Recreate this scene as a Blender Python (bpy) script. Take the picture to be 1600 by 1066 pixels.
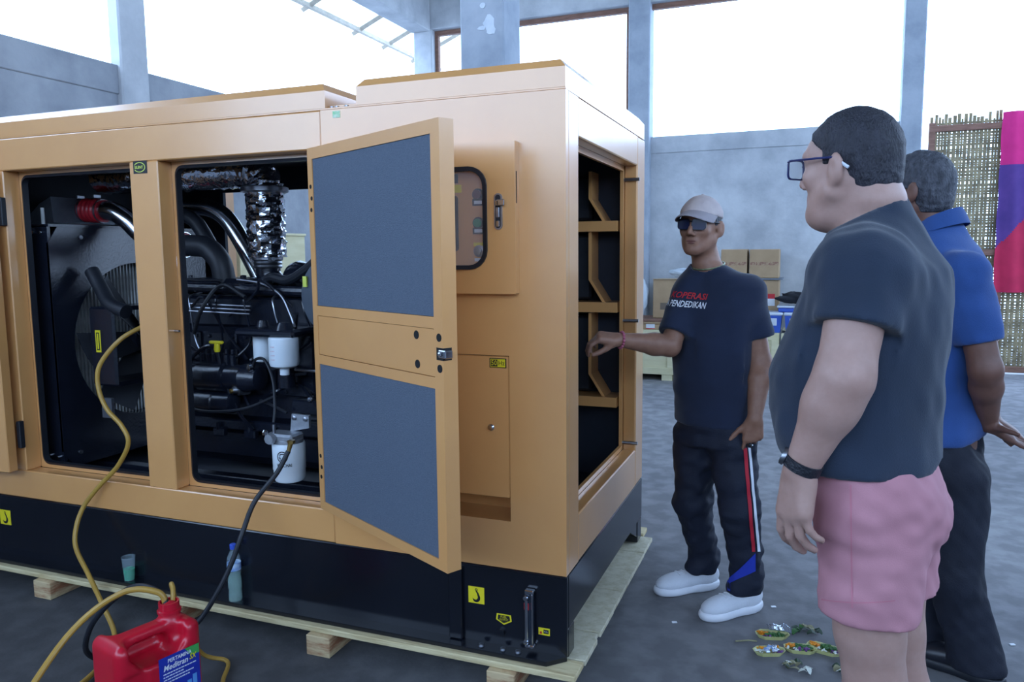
import bpy, bmesh, math, random
import numpy as np
from mathutils import Vector, Matrix
from mathutils.bvhtree import BVHTree

for _o in list(bpy.data.objects):
    bpy.data.objects.remove(_o, do_unlink=True)
SC = bpy.context.scene
COL = SC.collection
PI = math.pi

# ------------------------------------------------------------------ camera
FPX = 1209.36                                   # focal length in pixels of a 1600 x 1066 frame
CAM = np.array([0.72310, -2.35253, 1.46])
RC = np.array([[0.93311034, -0.03110368, 0.35824247],
               [0.35945431, 0.10806622, -0.92688418],
               [-0.0098844, 0.99365701, 0.11201806]])
cd = bpy.data.cameras.new('camera')
cd.sensor_width = 36.0
cd.lens = FPX * 36.0 / 1600.0
cd.clip_start = 0.05
cd.clip_end = 200
camera = bpy.data.objects.new('camera', cd)
COL.objects.link(camera)
camera.matrix_world = Matrix([list(RC[i]) + [CAM[i]] for i in range(3)] + [[0, 0, 0, 1]])
SC.camera = camera

# ------------------------------------------------------------------ sky and exposure
wd = bpy.data.worlds.new('sky')
SC.world = wd
wd.use_nodes = True
_n = wd.node_tree.nodes
_l = wd.node_tree.links
_n.clear()
_bg = _n.new('ShaderNodeBackground')
_out = _n.new('ShaderNodeOutputWorld')
_tc = _n.new('ShaderNodeTexCoord')
_sep = _n.new('ShaderNodeSeparateXYZ')
_rp = _n.new('ShaderNodeValToRGB')
_rp.color_ramp.elements[0].position = 0.0
_rp.color_ramp.elements[0].color = (0.50, 0.69, 1.0, 1)
_rp.color_ramp.elements[1].position = 1.0
_rp.color_ramp.elements[1].color = (0.44, 0.65, 1.0, 1)
_l.new(_tc.outputs['Generated'], _sep.inputs[0])
_l.new(_sep.outputs['Z'], _rp.inputs[0])
_l.new(_rp.outputs[0], _bg.inputs['Color'])
_bg.inputs['Strength'].default_value = 9.0
_l.new(_bg.outputs[0], _out.inputs[0])

SC.view_settings.view_transform = 'Standard'
SC.view_settings.look = 'None'
SC.view_settings.gamma = 1.0
SC.view_settings.use_curve_mapping = False
SC.view_settings.exposure = -0.38


# ------------------------------------------------------------------ helpers
def lin(c):
    """sRGB 0-255 -> linear"""
    r = []
    for v in c[:3]:
        v = v / 255.0
        r.append(v / 12.92 if v <= 0.04045 else ((v + 0.055) / 1.055) ** 2.4)
    return (r[0], r[1], r[2], 1.0)


MATS = {}


def mat(name, col, rough=0.5, metal=0.0, col2=None, scale=8.0, detail=4.0, lo=0.35, hi=0.65,
        bump=0.0, bscale=60.0, coat=0.0, trans=0.0, ior=1.45, alpha=1.0, spec=0.5, emit=None, stretch=None,
        sss=0.0, rough2=None, sheen=0.0):
    if name in MATS:
        return MATS[name]
    m = bpy.data.materials.new(name)
    m.use_nodes = True
    nt = m.node_tree
    b = nt.nodes['Principled BSDF']
    b.inputs['Base Color'].default_value = lin(col)
    b.inputs['Roughness'].default_value = rough
    b.inputs['Metallic'].default_value = metal
    b.inputs['Coat Weight'].default_value = coat
    b.inputs['Coat Roughness'].default_value = 0.18
    b.inputs['Transmission Weight'].default_value = trans
    b.inputs['IOR'].default_value = ior
    b.inputs['Alpha'].default_value = alpha
    b.inputs['Specular IOR Level'].default_value = spec
    if sheen:
        b.inputs['Sheen Weight'].default_value = sheen
    if sss:
        b.inputs['Subsurface Weight'].default_value = sss
        b.inputs['Subsurface Radius'].default_value = (0.02, 0.008, 0.005)
        b.inputs['Subsurface Scale'].default_value = 0.5
    if emit:
        b.inputs['Emission Color'].default_value = lin(emit[0])
        b.inputs['Emission Strength'].default_value = emit[1]
    tc = nt.nodes.new('ShaderNodeTexCoord')
    src = tc.outputs['Object']
    if stretch:
        mp = nt.nodes.new('ShaderNodeMapping')
        mp.inputs['Scale'].default_value = stretch
        nt.links.new(src, mp.inputs[0])
        src = mp.outputs[0]
    if col2 is not None:
        nz = nt.nodes.new('ShaderNodeTexNoise')
        nz.inputs['Scale'].default_value = scale
        nz.inputs['Detail'].default_value = detail
        nz.inputs['Roughness'].default_value = 0.6
        rp = nt.nodes.new('ShaderNodeValToRGB')
        rp.color_ramp.elements[0].position = lo
        rp.color_ramp.elements[0].color = lin(col)
        rp.color_ramp.elements[1].position = hi
        rp.color_ramp.elements[1].color = lin(col2)
        nt.links.new(src, nz.inputs['Vector'])
        nt.links.new(nz.outputs['Fac'], rp.inputs[0])
        nt.links.new(rp.outputs[0], b.inputs['Base Color'])
        if rough2 is not None:
            mr = nt.nodes.new('ShaderNodeMapRange')
            mr.inputs['From Min'].default_value = lo
            mr.inputs['From Max'].default_value = hi
            mr.inputs['To Min'].default_value = rough
            mr.inputs['To Max'].default_value = rough2
            nt.links.new(nz.outputs['Fac'], mr.inputs['Value'])
            nt.links.new(mr.outputs[0], b.inputs['Roughness'])
    if bump > 0:
        n2 = nt.nodes.new('ShaderNodeTexNoise')
        n2.inputs['Scale'].default_value = bscale
        n2.inputs['Detail'].default_value = 3.0
        bp = nt.nodes.new('ShaderNodeBump')
        bp.inputs['Strength'].default_value = bump
        bp.inputs['Distance'].default_value = 0.01
        nt.links.new(src, n2.inputs['Vector'])
        nt.links.new(n2.outputs['Fac'], bp.inputs['Height'])
        nt.links.new(bp.outputs[0], b.inputs['Normal'])
    MATS[name] = m
    return m


ORG = {}


def tag(o, label=None, cat=None, group=None, kind=None):
    if label:
        o['label'] = label
    if cat:
        o['category'] = cat
    if group:
        o['group'] = group
    if kind:
        o['kind'] = kind
    return o


def thing(name, label, cat, loc, group=None, kind=None):
    o = bpy.data.objects.new(name, None)
    o.empty_display_size = 0.1
    COL.objects.link(o)
    o.location = loc
    ORG[o.name] = np.array(loc, float)
    return tag(o, label, cat, group, kind)


def link_mesh(name, v, f, m, parent=None, smooth=True, angle=35, origin=None, face_mats=None):
    v = np.asarray(v, float)
    if origin is None:
        origin = (v.min(0) + v.max(0)) / 2 if len(v) else np.zeros(3)
    origin = np.asarray(origin, float)
    me = bpy.data.meshes.new(name)
    me.from_pydata((v - origin).tolist(), [], f)
    for mm in (m if isinstance(m, (list, tuple)) else [m]):
        me.materials.append(mm)
    if face_mats is not None:
        me.polygons.foreach_set('material_index', np.asarray(face_mats, np.int32))
    me.update()
    if smooth:
        me.polygons.foreach_set('use_smooth', np.ones(len(me.polygons), bool))
        if angle and angle < 179:
            me.set_sharp_from_angle(angle=math.radians(angle))
    o = bpy.data.objects.new(name, me)
    COL.objects.link(o)
    po = ORG[parent.name] if parent is not None else np.zeros(3)
    o.parent = parent
    o.location = origin - po
    ORG[o.name] = origin
    return o


def unit(a):
    a = np.asarray(a, float)
    return a / (np.linalg.norm(a) + 1e-12)


def frame_of(d):
    d = unit(d)
    a = np.array([0, 0, 1.0]) if abs(d[2]) < 0.9 else np.array([1.0, 0, 0])
    u = unit(np.cross(a, d))
    return u, np.cross(d, u), d


def spline(pts, n=8):
    """Catmull-Rom through the points"""
    P = np.asarray(pts, float)
    if len(P) < 3:
        return P
    P = np.vstack([2 * P[0] - P[1], P, 2 * P[-1] - P[-2]])
    out = []
    for i in range(1, len(P) - 2):
        for k in range(n):
            t = k / n
            a, b, c, d = P[i - 1:i + 3]
            out.append(0.5 * ((2 * b) + (c - a) * t + (2 * a - 5 * b + 4 * c - d) * t * t + (-a + 3 * b - 3 * c + d) * t ** 3))
    out.append(P[-2])
    return np.array(out)


class MB:
    def __init__(s):
        s.v = []
        s.f = []
        s.m = []
        s.cur = 0

    def add(s, v, f):
        b = len(s.v)
        s.v.extend([tuple(map(float, p)) for p in v])
        for q in f:
            s.f.append(tuple(i + b for i in q))
            s.m.append(s.cur)
        return s

    def obox(s, c, ax, h, bev=0.0):
        """box at c, axes ax (3 unit vectors), half sizes h, chamfer bev"""
        c = np.asarray(c, float)
        ax = [np.asarray(a, float) for a in ax]
        h = np.asarray(h, float)
        bev = min(bev, 0.49 * 2 * h.min())
        if bev <= 0:
            v = [c + sx * h[0] * ax[0] + sy * h[1] * ax[1] + sz * h[2] * ax[2]
                 for sx in (-1, 1) for sy in (-1, 1) for sz in (-1, 1)]
            f = [(0, 1, 3, 2), (4, 6, 7, 5), (0, 4, 5, 1), (2, 3, 7, 6), (0, 2, 6, 4), (1, 5, 7, 3)]
            return s.add(v, f)
        v = []
        idx = {}
        for sx in (-1, 1):
            for sy in (-1, 1):
                for sz in (-1, 1):
                    for k in range(3):
                        q = np.array([sx * h[0], sy * h[1], sz * h[2]])
                        for j in range(3):
                            if j != k:
                                q[j] -= (sx, sy, sz)[j] * bev
                        idx[(sx, sy, sz, k)] = len(v)
                        v.append(c + q[0] * ax[0] + q[1] * ax[1] + q[2] * ax[2])
        f = []
        for k in range(3):
            o1, o2 = [j for j in range(3) if j != k]
            for sg in (-1, 1):
                loop = []
                for a, b in ((-1, -1), (1, -1), (1, 1), (-1, 1)):
                    t = [0, 0, 0]
                    t[k] = sg
                    t[o1] = a
                    t[o2] = b
                    loop.append(idx[(t[0], t[1], t[2], k)])
                f.append(tuple(loop))
        for k in range(3):                      # edges parallel to axis k
            o1, o2 = [j for j in range(3) if j != k]
            for a in (-1, 1):
                for b in (-1, 1):
                    def g(sg, face):
                        t = [0, 0, 0]
                        t[k] = sg
                        t[o1] = a
                        t[o2] = b
                        return idx[(t[0], t[1], t[2], face)]
                    f.append((g(-1, o1), g(1, o1), g(1, o2), g(-1, o2)))
        for sx in (-1, 1):
            for sy in (-1, 1):
                for sz in (-1, 1):
                    f.append(tuple(idx[(sx, sy, sz, k)] for k in range(3)))
        # orient outwards
        cc = c
        g2 = []
        va = np.array(v)
        for q in f:
            p = va[list(q)]
            n = np.cross(p[1] - p[0], p[2] - p[0])
            g2.append(q if np.dot(n, p.mean(0) - cc) > 0 else tuple(reversed(q)))
        return s.add(v, g2)

    def box(s, a, b, bev=0.0):
        a = np.minimum(np.asarray(a, float), np.asarray(b, float)) if False else np.asarray(a, float)
        b = np.asarray(b, float)
        lo = np.minimum(a, b)
        hi = np.maximum(a, b)
        return s.obox((lo + hi) / 2, np.eye(3), (hi - lo) / 2, bev)

    def tube(s, pts, r, n=10, caps=True, flat=None):
        P = np.asarray(pts, float)
        R_ = np.full(len(P), r) if np.isscalar(r) else np.asarray(r, float)
        T = np.gradient(P, axis=0)
        T = T / (np.linalg.norm(T, axis=1)[:, None] + 1e-12)
        u, w, _ = frame_of(T[0])
        v = []
        for i in range(len(P)):
            if i:
                u = unit(u - np.dot(u, T[i]) * T[i])
                w = np.cross(T[i], u)
            for k in range(n):
                a = 2 * PI * k / n
                v.append(P[i] + R_[i] * (math.cos(a) * u + (flat or 1.0) * math.sin(a) * w))
        f = []
        for i in range(len(P) - 1):
            for k in range(n):
                k2 = (k + 1) % n
                f.append((i * n + k, i * n + k2, (i + 1) * n + k2, (i + 1) * n + k))
        if caps:
            f.append(tuple(reversed(range(n))))
            f.append(tuple((len(P) - 1) * n + k for k in range(n)))
        return s.add(v, f)

    def cyl(s, a, b, r, n=16, r2=None):
        return s.tube([a, b], [r, r if r2 is None else r2], n)

    def lathe(s, prof, o, d=(0, 0, 1), n=20, caps=True):
        o = np.asarray(o, float)
        u, w, d = frame_of(d)
        v = []
        for r, h in prof:
            for k in range(n):
                a = 2 * PI * k / n
                v.append(o + d * h + r * (math.cos(a) * u + math.sin(a) * w))
        f = []
        for i in range(len(prof) - 1):
            for k in range(n):
                k2 = (k + 1) % n
                f.append((i * n + k, i * n + k2, (i + 1) * n + k2, (i + 1) * n + k))
        if caps:
            f.append(tuple(reversed(range(n))))
            f.append(tuple((len(prof) - 1) * n + k for k in range(n)))
        return s.add(v, f)

    def prism(s, poly, d):
        P = [np.asarray(p, float) for p in poly]
        d = np.asarray(d, float)
        nn = np.cross(P[1] - P[0], P[2] - P[0])
        n = len(P)
        v = P + [p + d for p in P]
        f = [tuple(range(n)), tuple(reversed(range(n, 2 * n)))]
        for i in range(n):
            j = (i + 1) % n
            f.append((i, i + n, j + n, j))
        area = np.zeros(3)
        for i in range(n):
            area += np.cross(P[i], P[(i + 1) % n])
        if np.dot(area, d) > 0:
            f = [tuple(reversed(q)) for q in f]
        return s.add(v, f)

    def ring(s, outer, inner, d):
        """frame between two loops with the same count, extruded by d"""
        n = len(outer)
        d = np.asarray(d, float)
        O = [np.asarray(p, float) for p in outer]
        I = [np.asarray(p, float) for p in inner]
        v = O + I + [p + d for p in O] + [p + d for p in I]
        f = []
        for i in range(n):
            j = (i + 1) % n
            f.append((i, j, n + j, n + i))
            f.append((2 * n + i, 3 * n + i, 3 * n + j, 2 * n + j))
            f.append((i, 2 * n + i, 2 * n + j, j))
            f.append((n + i, n + j, 3 * n + j, 3 * n + i))
        area = np.zeros(3)
        for i in range(n):
            area += np.cross(O[i], O[(i + 1) % n])
        if np.dot(area, d) > 0:
            f = [tuple(reversed(q)) for q in f]
        return s.add(v, f)

    def ell(s, c, r, n=14, m=9, rot=None):
        c = np.asarray(c, float)
        rot = np.eye(3) if rot is None else np.asarray(rot, float)
        v = []
        for j in range(m + 1):
            t = PI * j / m
            for k in range(n):
                a = 2 * PI * k / n
                p = np.array([r[0] * math.sin(t) * math.cos(a), r[1] * math.sin(t) * math.sin(a), r[2] * math.cos(t)])
                v.append(c + rot @ p)
        f = []
        for j in range(m):
            for k in range(n):
                k2 = (k + 1) % n
                f.append((j * n + k, (j + 1) * n + k, (j + 1) * n + k2, j * n + k2))
        return s.add(v, f)

    def sheet(s, G, t=None, nrm=None):
        """grid of points [i][j] -> surface, with thickness t along nrm"""
        G = np.asarray(G, float)
        a, b = G.shape[:2]
        idx = lambda i, j: i * b + j
        f = [(idx(i, j), idx(i + 1, j), idx(i + 1, j + 1), idx(i, j + 1)) for i in range(a - 1) for j in range(b - 1)]
        if t is None:
            return s.add(G.reshape(-1, 3), f)
        o = np.asarray(nrm, float) * t
        G2 = G + o
        N = a * b
        v = list(G.reshape(-1, 3)) + list(G2.reshape(-1, 3))
        ff = f + [tuple(reversed([i + N for i in q])) for q in f]
        per = [idx(i, 0) for i in range(a)] + [idx(a - 1, j) for j in range(1, b)] + \
              [idx(i, b - 1) for i in range(a - 2, -1, -1)] + [idx(0, j) for j in range(b - 2, 0, -1)]
        for i in range(len(per)):
            p, q = per[i], per[(i + 1) % len(per)]
            ff.append((p, q, q + N, p + N))
        return s.add(v, ff)

    def build(s, name, m, parent=None, smooth=True, angle=35, origin=None):
        multi = isinstance(m, (list, tuple))
        return link_mesh(name, s.v, s.f, m, parent, smooth, angle, origin, s.m if multi else None)


def rrect(x0, x1, z0, z1, r, seg=5):
    """rounded rectangle loop as (x, z)"""
    out = []
    for cx, cz, a0 in ((x1 - r, z1 - r, 0), (x0 + r, z1 - r, 90), (x0 + r, z0 + r, 180), (x1 - r, z0 + r, 270)):
        for k in range(seg + 1):
            a = math.radians(a0 + 90 * k / seg)
            out.append((cx + r * math.cos(a), cz + r * math.sin(a)))
    return out


def text_geo(txt, size, shear=0.0, extrude=0.0, align='CENTER', bold=0.0):
    """flat mesh of a line of lettering in the xy plane: (verts, faces)"""
    cu = bpy.data.curves.new('lettering', 'FONT')
    cu.body = txt
    cu.size = size
    cu.shear = shear
    cu.extrude = extrude
    cu.offset = bold
    cu.resolution_u = 2
    cu.align_x = align
    cu.align_y = 'CENTER'
    ob = bpy.data.objects.new('lettering', cu)
    COL.objects.link(ob)
    dg = bpy.context.evaluated_depsgraph_get()
    me = bpy.data.meshes.new_from_object(ob.evaluated_get(dg))
    v = np.array([p.co[:] for p in me.vertices])
    f = [tuple(p.vertices) for p in me.polygons]
    bpy.data.objects.remove(ob, do_unlink=True)
    bpy.data.curves.remove(cu)
    bpy.data.meshes.remove(me)
    return v, f


def text_at(mb, txt, size, o, u, w, lift=0.0006, shear=0.0, align='CENTER', width=None, bold=0.0):
    """lettering laid in a plane: origin o, right u, up w"""
    v, f = text_geo(txt, size, shear, 0.0, align, bold)
    u = np.asarray(u, float)
    w = np.asarray(w, float)
    n = np.cross(u, w)
    if width:
        ww = v[:, 0].max() - v[:, 0].min()
        v[:, 0] *= width / ww
    P = np.asarray(o, float) + v[:, :1] * u + v[:, 1:2] * w + n * lift
    mb.add(P, f)
    return mb


# ------------------------------------------------------------------ implicit surfaces -> mesh (surface nets)
class Field:
    def __init__(s, lo, hi, h):
        s.h = h
        s.lo = np.asarray(lo, float)
        s.n = np.maximum(4, np.ceil((np.asarray(hi, float) - s.lo) / h).astype(int) + 1)
        s.ax = [(s.lo[k] + h * np.arange(s.n[k])).astype(np.float32) for k in range(3)]
        s.d = np.full(s.n, 0.2, np.float32)

    def _sub(s, lo, hi):
        a = np.clip(np.floor((np.asarray(lo) - s.lo) / s.h).astype(int), 0, s.n)
        b = np.clip(np.ceil((np.asarray(hi) - s.lo) / s.h).astype(int) + 1, 0, s.n)
        if (b <= a).any():
            return None, None
        sl = tuple(slice(a[k], b[k]) for k in range(3))
        X = s.ax[0][sl[0]][:, None, None]
        Y = s.ax[1][sl[1]][None, :, None]
        Z = s.ax[2][sl[2]][None, None, :]
        return sl, (X, Y, Z)

    def union(s, fn, lo, hi, k=0.01):
        m = 0.05 + k
        sl, P = s._sub(np.asarray(lo) - m, np.asarray(hi) + m)
        if sl is None:
            return s
        v = fn(*P).astype(np.float32)
        a = s.d[sl]
        if k > 0:
            hh = np.maximum(k - np.abs(a - v), 0) / k
            s.d[sl] = np.minimum(a, v) - hh * hh * (k * 0.25)
        else:
            s.d[sl] = np.minimum(a, v)
        return s

    def sub(s, fn, lo, hi, k=0.005):
        sl, P = s._sub(np.asarray(lo) - 0.03, np.asarray(hi) + 0.03)
        if sl is None:
            return s
        v = -fn(*P).astype(np.float32)
        a = s.d[sl]
        if k > 0:
            hh = np.maximum(k - np.abs(a - v), 0) / k
            s.d[sl] = np.maximum(a, v) + hh * hh * (k * 0.25)
        else:
            s.d[sl] = np.maximum(a, v)
        return s

    def clip(s, fn):
        X, Y, Z = s.ax[0][:, None, None], s.ax[1][None, :, None], s.ax[2][None, None, :]
        s.d = np.maximum(s.d, fn(X, Y, Z).astype(np.float32))
        return s

    def add(s, fn):
        X, Y, Z = s.ax[0][:, None, None], s.ax[1][None, :, None], s.ax[2][None, None, :]
        s.d = s.d + fn(X, Y, Z).astype(np.float32)
        return s

    # primitives
    def cone(s, a, b, r0, r1, k=0.01, flat=None):
        """tapered capsule; flat=(axis, factor) squeezes the section along a direction"""
        a = np.asarray(a, float)
        b = np.asarray(b, float)
        ab = b - a
        L2 = float(ab @ ab) + 1e-12

        def fn(X, Y, Z):
            px, py, pz = X - a[0], Y - a[1], Z - a[2]
            t = np.clip((px * ab[0] + py * ab[1] + pz * ab[2]) / L2, 0, 1)
            qx, qy, qz = px - t * ab[0], py - t * ab[1], pz - t * ab[2]
            r = r0 + (r1 - r0) * t
            if flat is not None:
                e, fac = np.asarray(flat[0], float), flat[1]
                c = (qx * e[0] + qy * e[1] + qz * e[2]) * (1.0 / fac - 1.0)
                qx, qy, qz = qx + c * e[0], qy + c * e[1], qz + c * e[2]
            return np.sqrt(qx * qx + qy * qy + qz * qz) - r
        R = max(r0, r1)
        return s.union(fn, np.minimum(a, b) - R, np.maximum(a, b) + R, k)

    def ell(s, c, r, rot=None, k=0.01, cut=False):
        c = np.asarray(c, float)
        r = np.asarray(r, float)
        rot = np.eye(3) if rot is None else np.asarray(rot, float)   # columns: local axes

        def fn(X, Y, Z):
            px, py, pz = X - c[0], Y - c[1], Z - c[2]
            q = [(px * rot[0, j] + py * rot[1, j] + pz * rot[2, j]) / r[j] for j in range(3)]
            k0 = np.sqrt(q[0] ** 2 + q[1] ** 2 + q[2] ** 2)
            k1 = np.sqrt((q[0] / r[0]) ** 2 + (q[1] / r[1]) ** 2 + (q[2] / r[2]) ** 2) + 1e-9
            return k0 * (k0 - 1.0) / k1
        R = r.max()
        return s.sub(fn, c - R, c + R, k) if cut else s.union(fn, c - R, c + R, k)

    def rbox(s, c, ax, hs, r, k=0.0, cut=False):
        c = np.asarray(c, float)
        ax = np.asarray(ax, float)                                    # rows: axes
        hs = np.asarray(hs, float)

        def fn(X, Y, Z):
            px, py, pz = X - c[0], Y - c[1], Z - c[2]
            q = [np.abs(px * ax[j][0] + py * ax[j][1] + pz * ax[j][2]) - (hs[j] - r) for j in range(3)]
            out = np.sqrt(np.maximum(q[0], 0) ** 2 + np.maximum(q[1], 0) ** 2 + np.maximum(q[2], 0) ** 2)
            return out + np.minimum(np.maximum(np.maximum(q[0], q[1]), q[2]), 0) - r
        R = np.linalg.norm(hs)
        return s.sub(fn, c - R, c + R, k) if cut else s.union(fn, c - R, c + R, k)

    def loft(s, rows, fw, k=0.02):
        """torso-like body: rows of (z, cx, cy, half width, half depth front, half depth back); fw = unit forward (xy)"""
        rows = np.asarray(rows, float)
        z0, z1 = rows[0, 0], rows[-1, 0]
        fx, fy = fw[0], fw[1]

        def fn(X, Y, Z):
            zc = np.clip(Z, z0, z1)
            g = [np.interp(zc.ravel(), rows[:, 0], rows[:, j]).reshape(zc.shape) for j in range(1, 6)]
            px, py = X - g[0], Y - g[1]
            f = px * fx + py * fy
            sd = px * (-fy) + py * fx
            rd = np.where(f > 0, g[3], g[4])
            q = np.sqrt((sd / g[2]) ** 2 + (f / rd) ** 2)
            rr = np.sqrt(sd * sd + f * f) + 1e-6
            d = (q - 1.0) * rr / np.maximum(q, 1e-3)
            dz = np.maximum(np.maximum(z0 - Z, Z - z1), 0)
            return np.where(dz > 0, np.sqrt(np.maximum(d, 0) ** 2 + dz ** 2), np.maximum(d, -0.2) + 0 * Z)
        R = max(rows[:, 3].max(), rows[:, 4].max(), rows[:, 5].max())
        lo = [rows[:, 1].min() - R, rows[:, 2].min() - R, z0]
        hi = [rows[:, 1].max() + R, rows[:, 2].max() + R, z1]
        return s.union(fn, lo, hi, k)

    def mesh(s):
        d = s.d
        h = s.h
        ins = d < 0
        nx, ny, nz = d.shape
        c = np.zeros((nx - 1, ny - 1, nz - 1), np.uint8)
        for i in (0, 1):
            for j in (0, 1):
                for k in (0, 1):
                    c += ins[i:nx - 1 + i, j:ny - 1 + j, k:nz - 1 + k]
        act = np.argwhere((c > 0) & (c < 8))
        idx = np.full(c.shape, -1, np.int64)
        idx[act[:, 0], act[:, 1], act[:, 2]] = np.arange(len(act))
        cor = np.array([[i, j, k] for i in (0, 1) for j in (0, 1) for k in (0, 1)])
        D = np.stack([d[act[:, 0] + q[0], act[:, 1] + q[1], act[:, 2] + q[2]] for q in cor], 1)
        acc = np.zeros((len(act), 3))
        cnt = np.zeros(len(act))
        for a in range(8):
            for b in range(a + 1, 8):
                if np.abs(cor[a] - cor[b]).sum() != 1:
                    continue
                sc = (D[:, a] < 0) != (D[:, b] < 0)
                den = D[:, a] - D[:, b]
                t = np.where(sc, D[:, a] / np.where(np.abs(den) < 1e-9, 1e-9, den), 0)
                p = cor[a][None] + t[:, None] * (cor[b] - cor[a])[None]
                acc += np.where(sc[:, None], p, 0)
                cnt += sc
        V = s.lo + h * (act + acc / cnt[:, None])
        F = []
        for ax in range(3):
            u, w = [(1, 2), (2, 0), (0, 1)][ax]
            sl0 = [slice(1, -1)] * 3
            sl1 = [slice(1, -1)] * 3
            sl0[ax] = slice(0, -1)
            sl1[ax] = slice(1, None)
            A = ins[tuple(sl0)]
            B = ins[tuple(sl1)]
            e = np.argwhere(A != B)
            if not len(e):
                continue
            flip = A[e[:, 0], e[:, 1], e[:, 2]]
            base = e.copy()
            for j in range(3):
                if j != ax:
                    base[:, j] += 1
            du = np.zeros(3, int)
            dw = np.zeros(3, int)
            du[u] = 1
            dw[w] = 1
            g = lambda o: idx[o[:, 0], o[:, 1], o[:, 2]]
            q = np.stack([g(base - du - dw), g(base - dw), g(base), g(base - du)], 1)
            q = np.where(flip[:, None], q, q[:, ::-1])
            F.append(q)
        F = np.vstack(F)
        F = F[(F >= 0).all(1)]
        return V, F

    def build(s, name, m, parent=None, face_mat=None, smooth_it=0, origin=None):
        V, F = s.mesh()
        if smooth_it:
            E = np.vstack([F[:, [0, 1]], F[:, [1, 2]], F[:, [2, 3]], F[:, [3, 0]]])
            for _ in range(smooth_it):
                acc = np.zeros_like(V)
                cnt = np.zeros(len(V))
                np.add.at(acc, E[:, 0], V[E[:, 1]])
                np.add.at(acc, E[:, 1], V[E[:, 0]])
                np.add.at(cnt, E[:, 0], 1)
                np.add.at(cnt, E[:, 1], 1)
                V = 0.5 * V + 0.5 * acc / np.maximum(cnt, 1)[:, None]
        fm = face_mat(V[F].mean(1)) if face_mat is not None else None
        o = link_np(name, V, F, m, parent, fm, origin)
        return o, V, F


def link_np(name, V, F, m, parent=None, fm=None, origin=None):
    """fast path for all-quad meshes"""
    if origin is None:
        origin = (V.min(0) + V.max(0)) / 2
    me = bpy.data.meshes.new(name)
    me.vertices.add(len(V))
    me.vertices.foreach_set('co', (V - origin).astype(np.float32).ravel())
    me.loops.add(F.size)
    me.loops.foreach_set('vertex_index', F.astype(np.int32).ravel())
    me.polygons.add(len(F))
    me.polygons.foreach_set('loop_start', np.arange(0, F.size, 4, dtype=np.int32))
    me.polygons.foreach_set('use_smooth', np.ones(len(F), bool))
    for mm in (m if isinstance(m, (list, tuple)) else [m]):
        me.materials.append(mm)
    if fm is not None:
        me.polygons.foreach_set('material_index', np.asarray(fm, np.int32))
    me.update(calc_edges=True)
    me.validate()
    o = bpy.data.objects.new(name, me)
    COL.objects.link(o)
    po = ORG[parent.name] if parent is not None else np.zeros(3)
    o.parent = parent
    o.location = np.asarray(origin) - po
    ORG[o.name] = np.asarray(origin, float)
    return o

# ------------------------------------------------------------------ materials
M_OCHRE = mat('ochre_paint', (214, 155, 92), 0.32, 0, (208, 149, 88), 3.0, bump=0.035, bscale=420, coat=1.0, spec=0.9)
M_BLACK = mat('black_paint', (14, 17, 24), 0.22, 0, (19, 22, 30), 2.0, bump=0.02, bscale=200, coat=0.3)
M_INNER = mat('black_lining', (25, 31, 44), 0.7, 0, (20, 25, 36), 5.0)
M_ENGINE = mat('engine_paint', (17, 21, 31), 0.25, 0, (23, 27, 38), 14.0, bump=0.12, bscale=90, coat=0.25)
M_RUBBER = mat('black_rubber', (24, 27, 34), 0.5, 0, (30, 33, 40), 20)
M_FOAM = mat('acoustic_foam', (92, 102, 116), 0.95, 0, (82, 92, 106), 220, 3, bump=0.5, bscale=520)
M_CHROME = mat('bright_steel', (205, 208, 214), 0.18, 1.0, (180, 184, 192), 10)
M_STEEL = mat('zinc_steel', (165, 168, 175), 0.35, 1.0, (140, 143, 150), 18)
M_CAST = mat('cast_aluminium', (168, 172, 178), 0.45, 0.7, (150, 154, 160), 30, bump=0.1, bscale=150)
M_FOIL = mat('foil_wrap', (225, 228, 235), 0.16, 1.0, (190, 194, 205), 9, bump=0.9, bscale=22)
M_REDHOSE = mat('red_silicone', (170, 32, 42), 0.35, 0, (150, 26, 38), 14)
M_FILTER = mat('filter_white', (214, 222, 226), 0.35, 0, (205, 214, 220), 6, coat=0.2)
M_YEL = mat('sticker_yellow', (222, 205, 40), 0.4, 0, (214, 196, 36), 8)
M_DECALBLK = mat('sticker_black', (18, 20, 26), 0.4, 0, (24, 26, 32), 8)
M_WHITEPRINT = mat('print_white', (226, 228, 232), 0.5, 0, (218, 221, 226), 8)
M_REDPRINT = mat('print_red', (190, 36, 44), 0.5, 0, (180, 32, 40), 8)
M_FIN = mat('radiator_fin', (176, 178, 176), 0.5, 0.3, (150, 152, 150), 14)
M_HOLE = mat('punched_hole', (9, 10, 13), 0.8, 0, (12, 13, 17), 30)
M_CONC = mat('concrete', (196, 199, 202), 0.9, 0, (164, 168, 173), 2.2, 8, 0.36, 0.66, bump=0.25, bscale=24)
M_CONCD = mat('concrete_dark', (164, 168, 173), 0.9, 0, (130, 135, 143), 2.0, 8, 0.36, 0.66, bump=0.25, bscale=24)  # same concrete in a darker tone, for the side wall
M_CONCB = mat('concrete_smooth', (166, 174, 184), 0.85, 0, (140, 150, 162), 3.0, 6, 0.36, 0.66, bump=0.2, bscale=30)
M_TIMBER = mat('brown_timber', (134, 98, 82), 0.7, 0, (112, 80, 66), 8, stretch=(1, 1, 6))
M_PLY = mat('pallet_pine', (206, 190, 148), 0.75, 0, (168, 146, 104), 7, 6, 0.42, 0.72, bump=0.2, bscale=30, stretch=(1, 9, 9))
M_PLYY = mat('pallet_pine_short', (204, 196, 170), 0.75, 0, (168, 156, 122), 7, 6, 0.42, 0.72, bump=0.2, bscale=30, stretch=(3, 3, 3))
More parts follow.
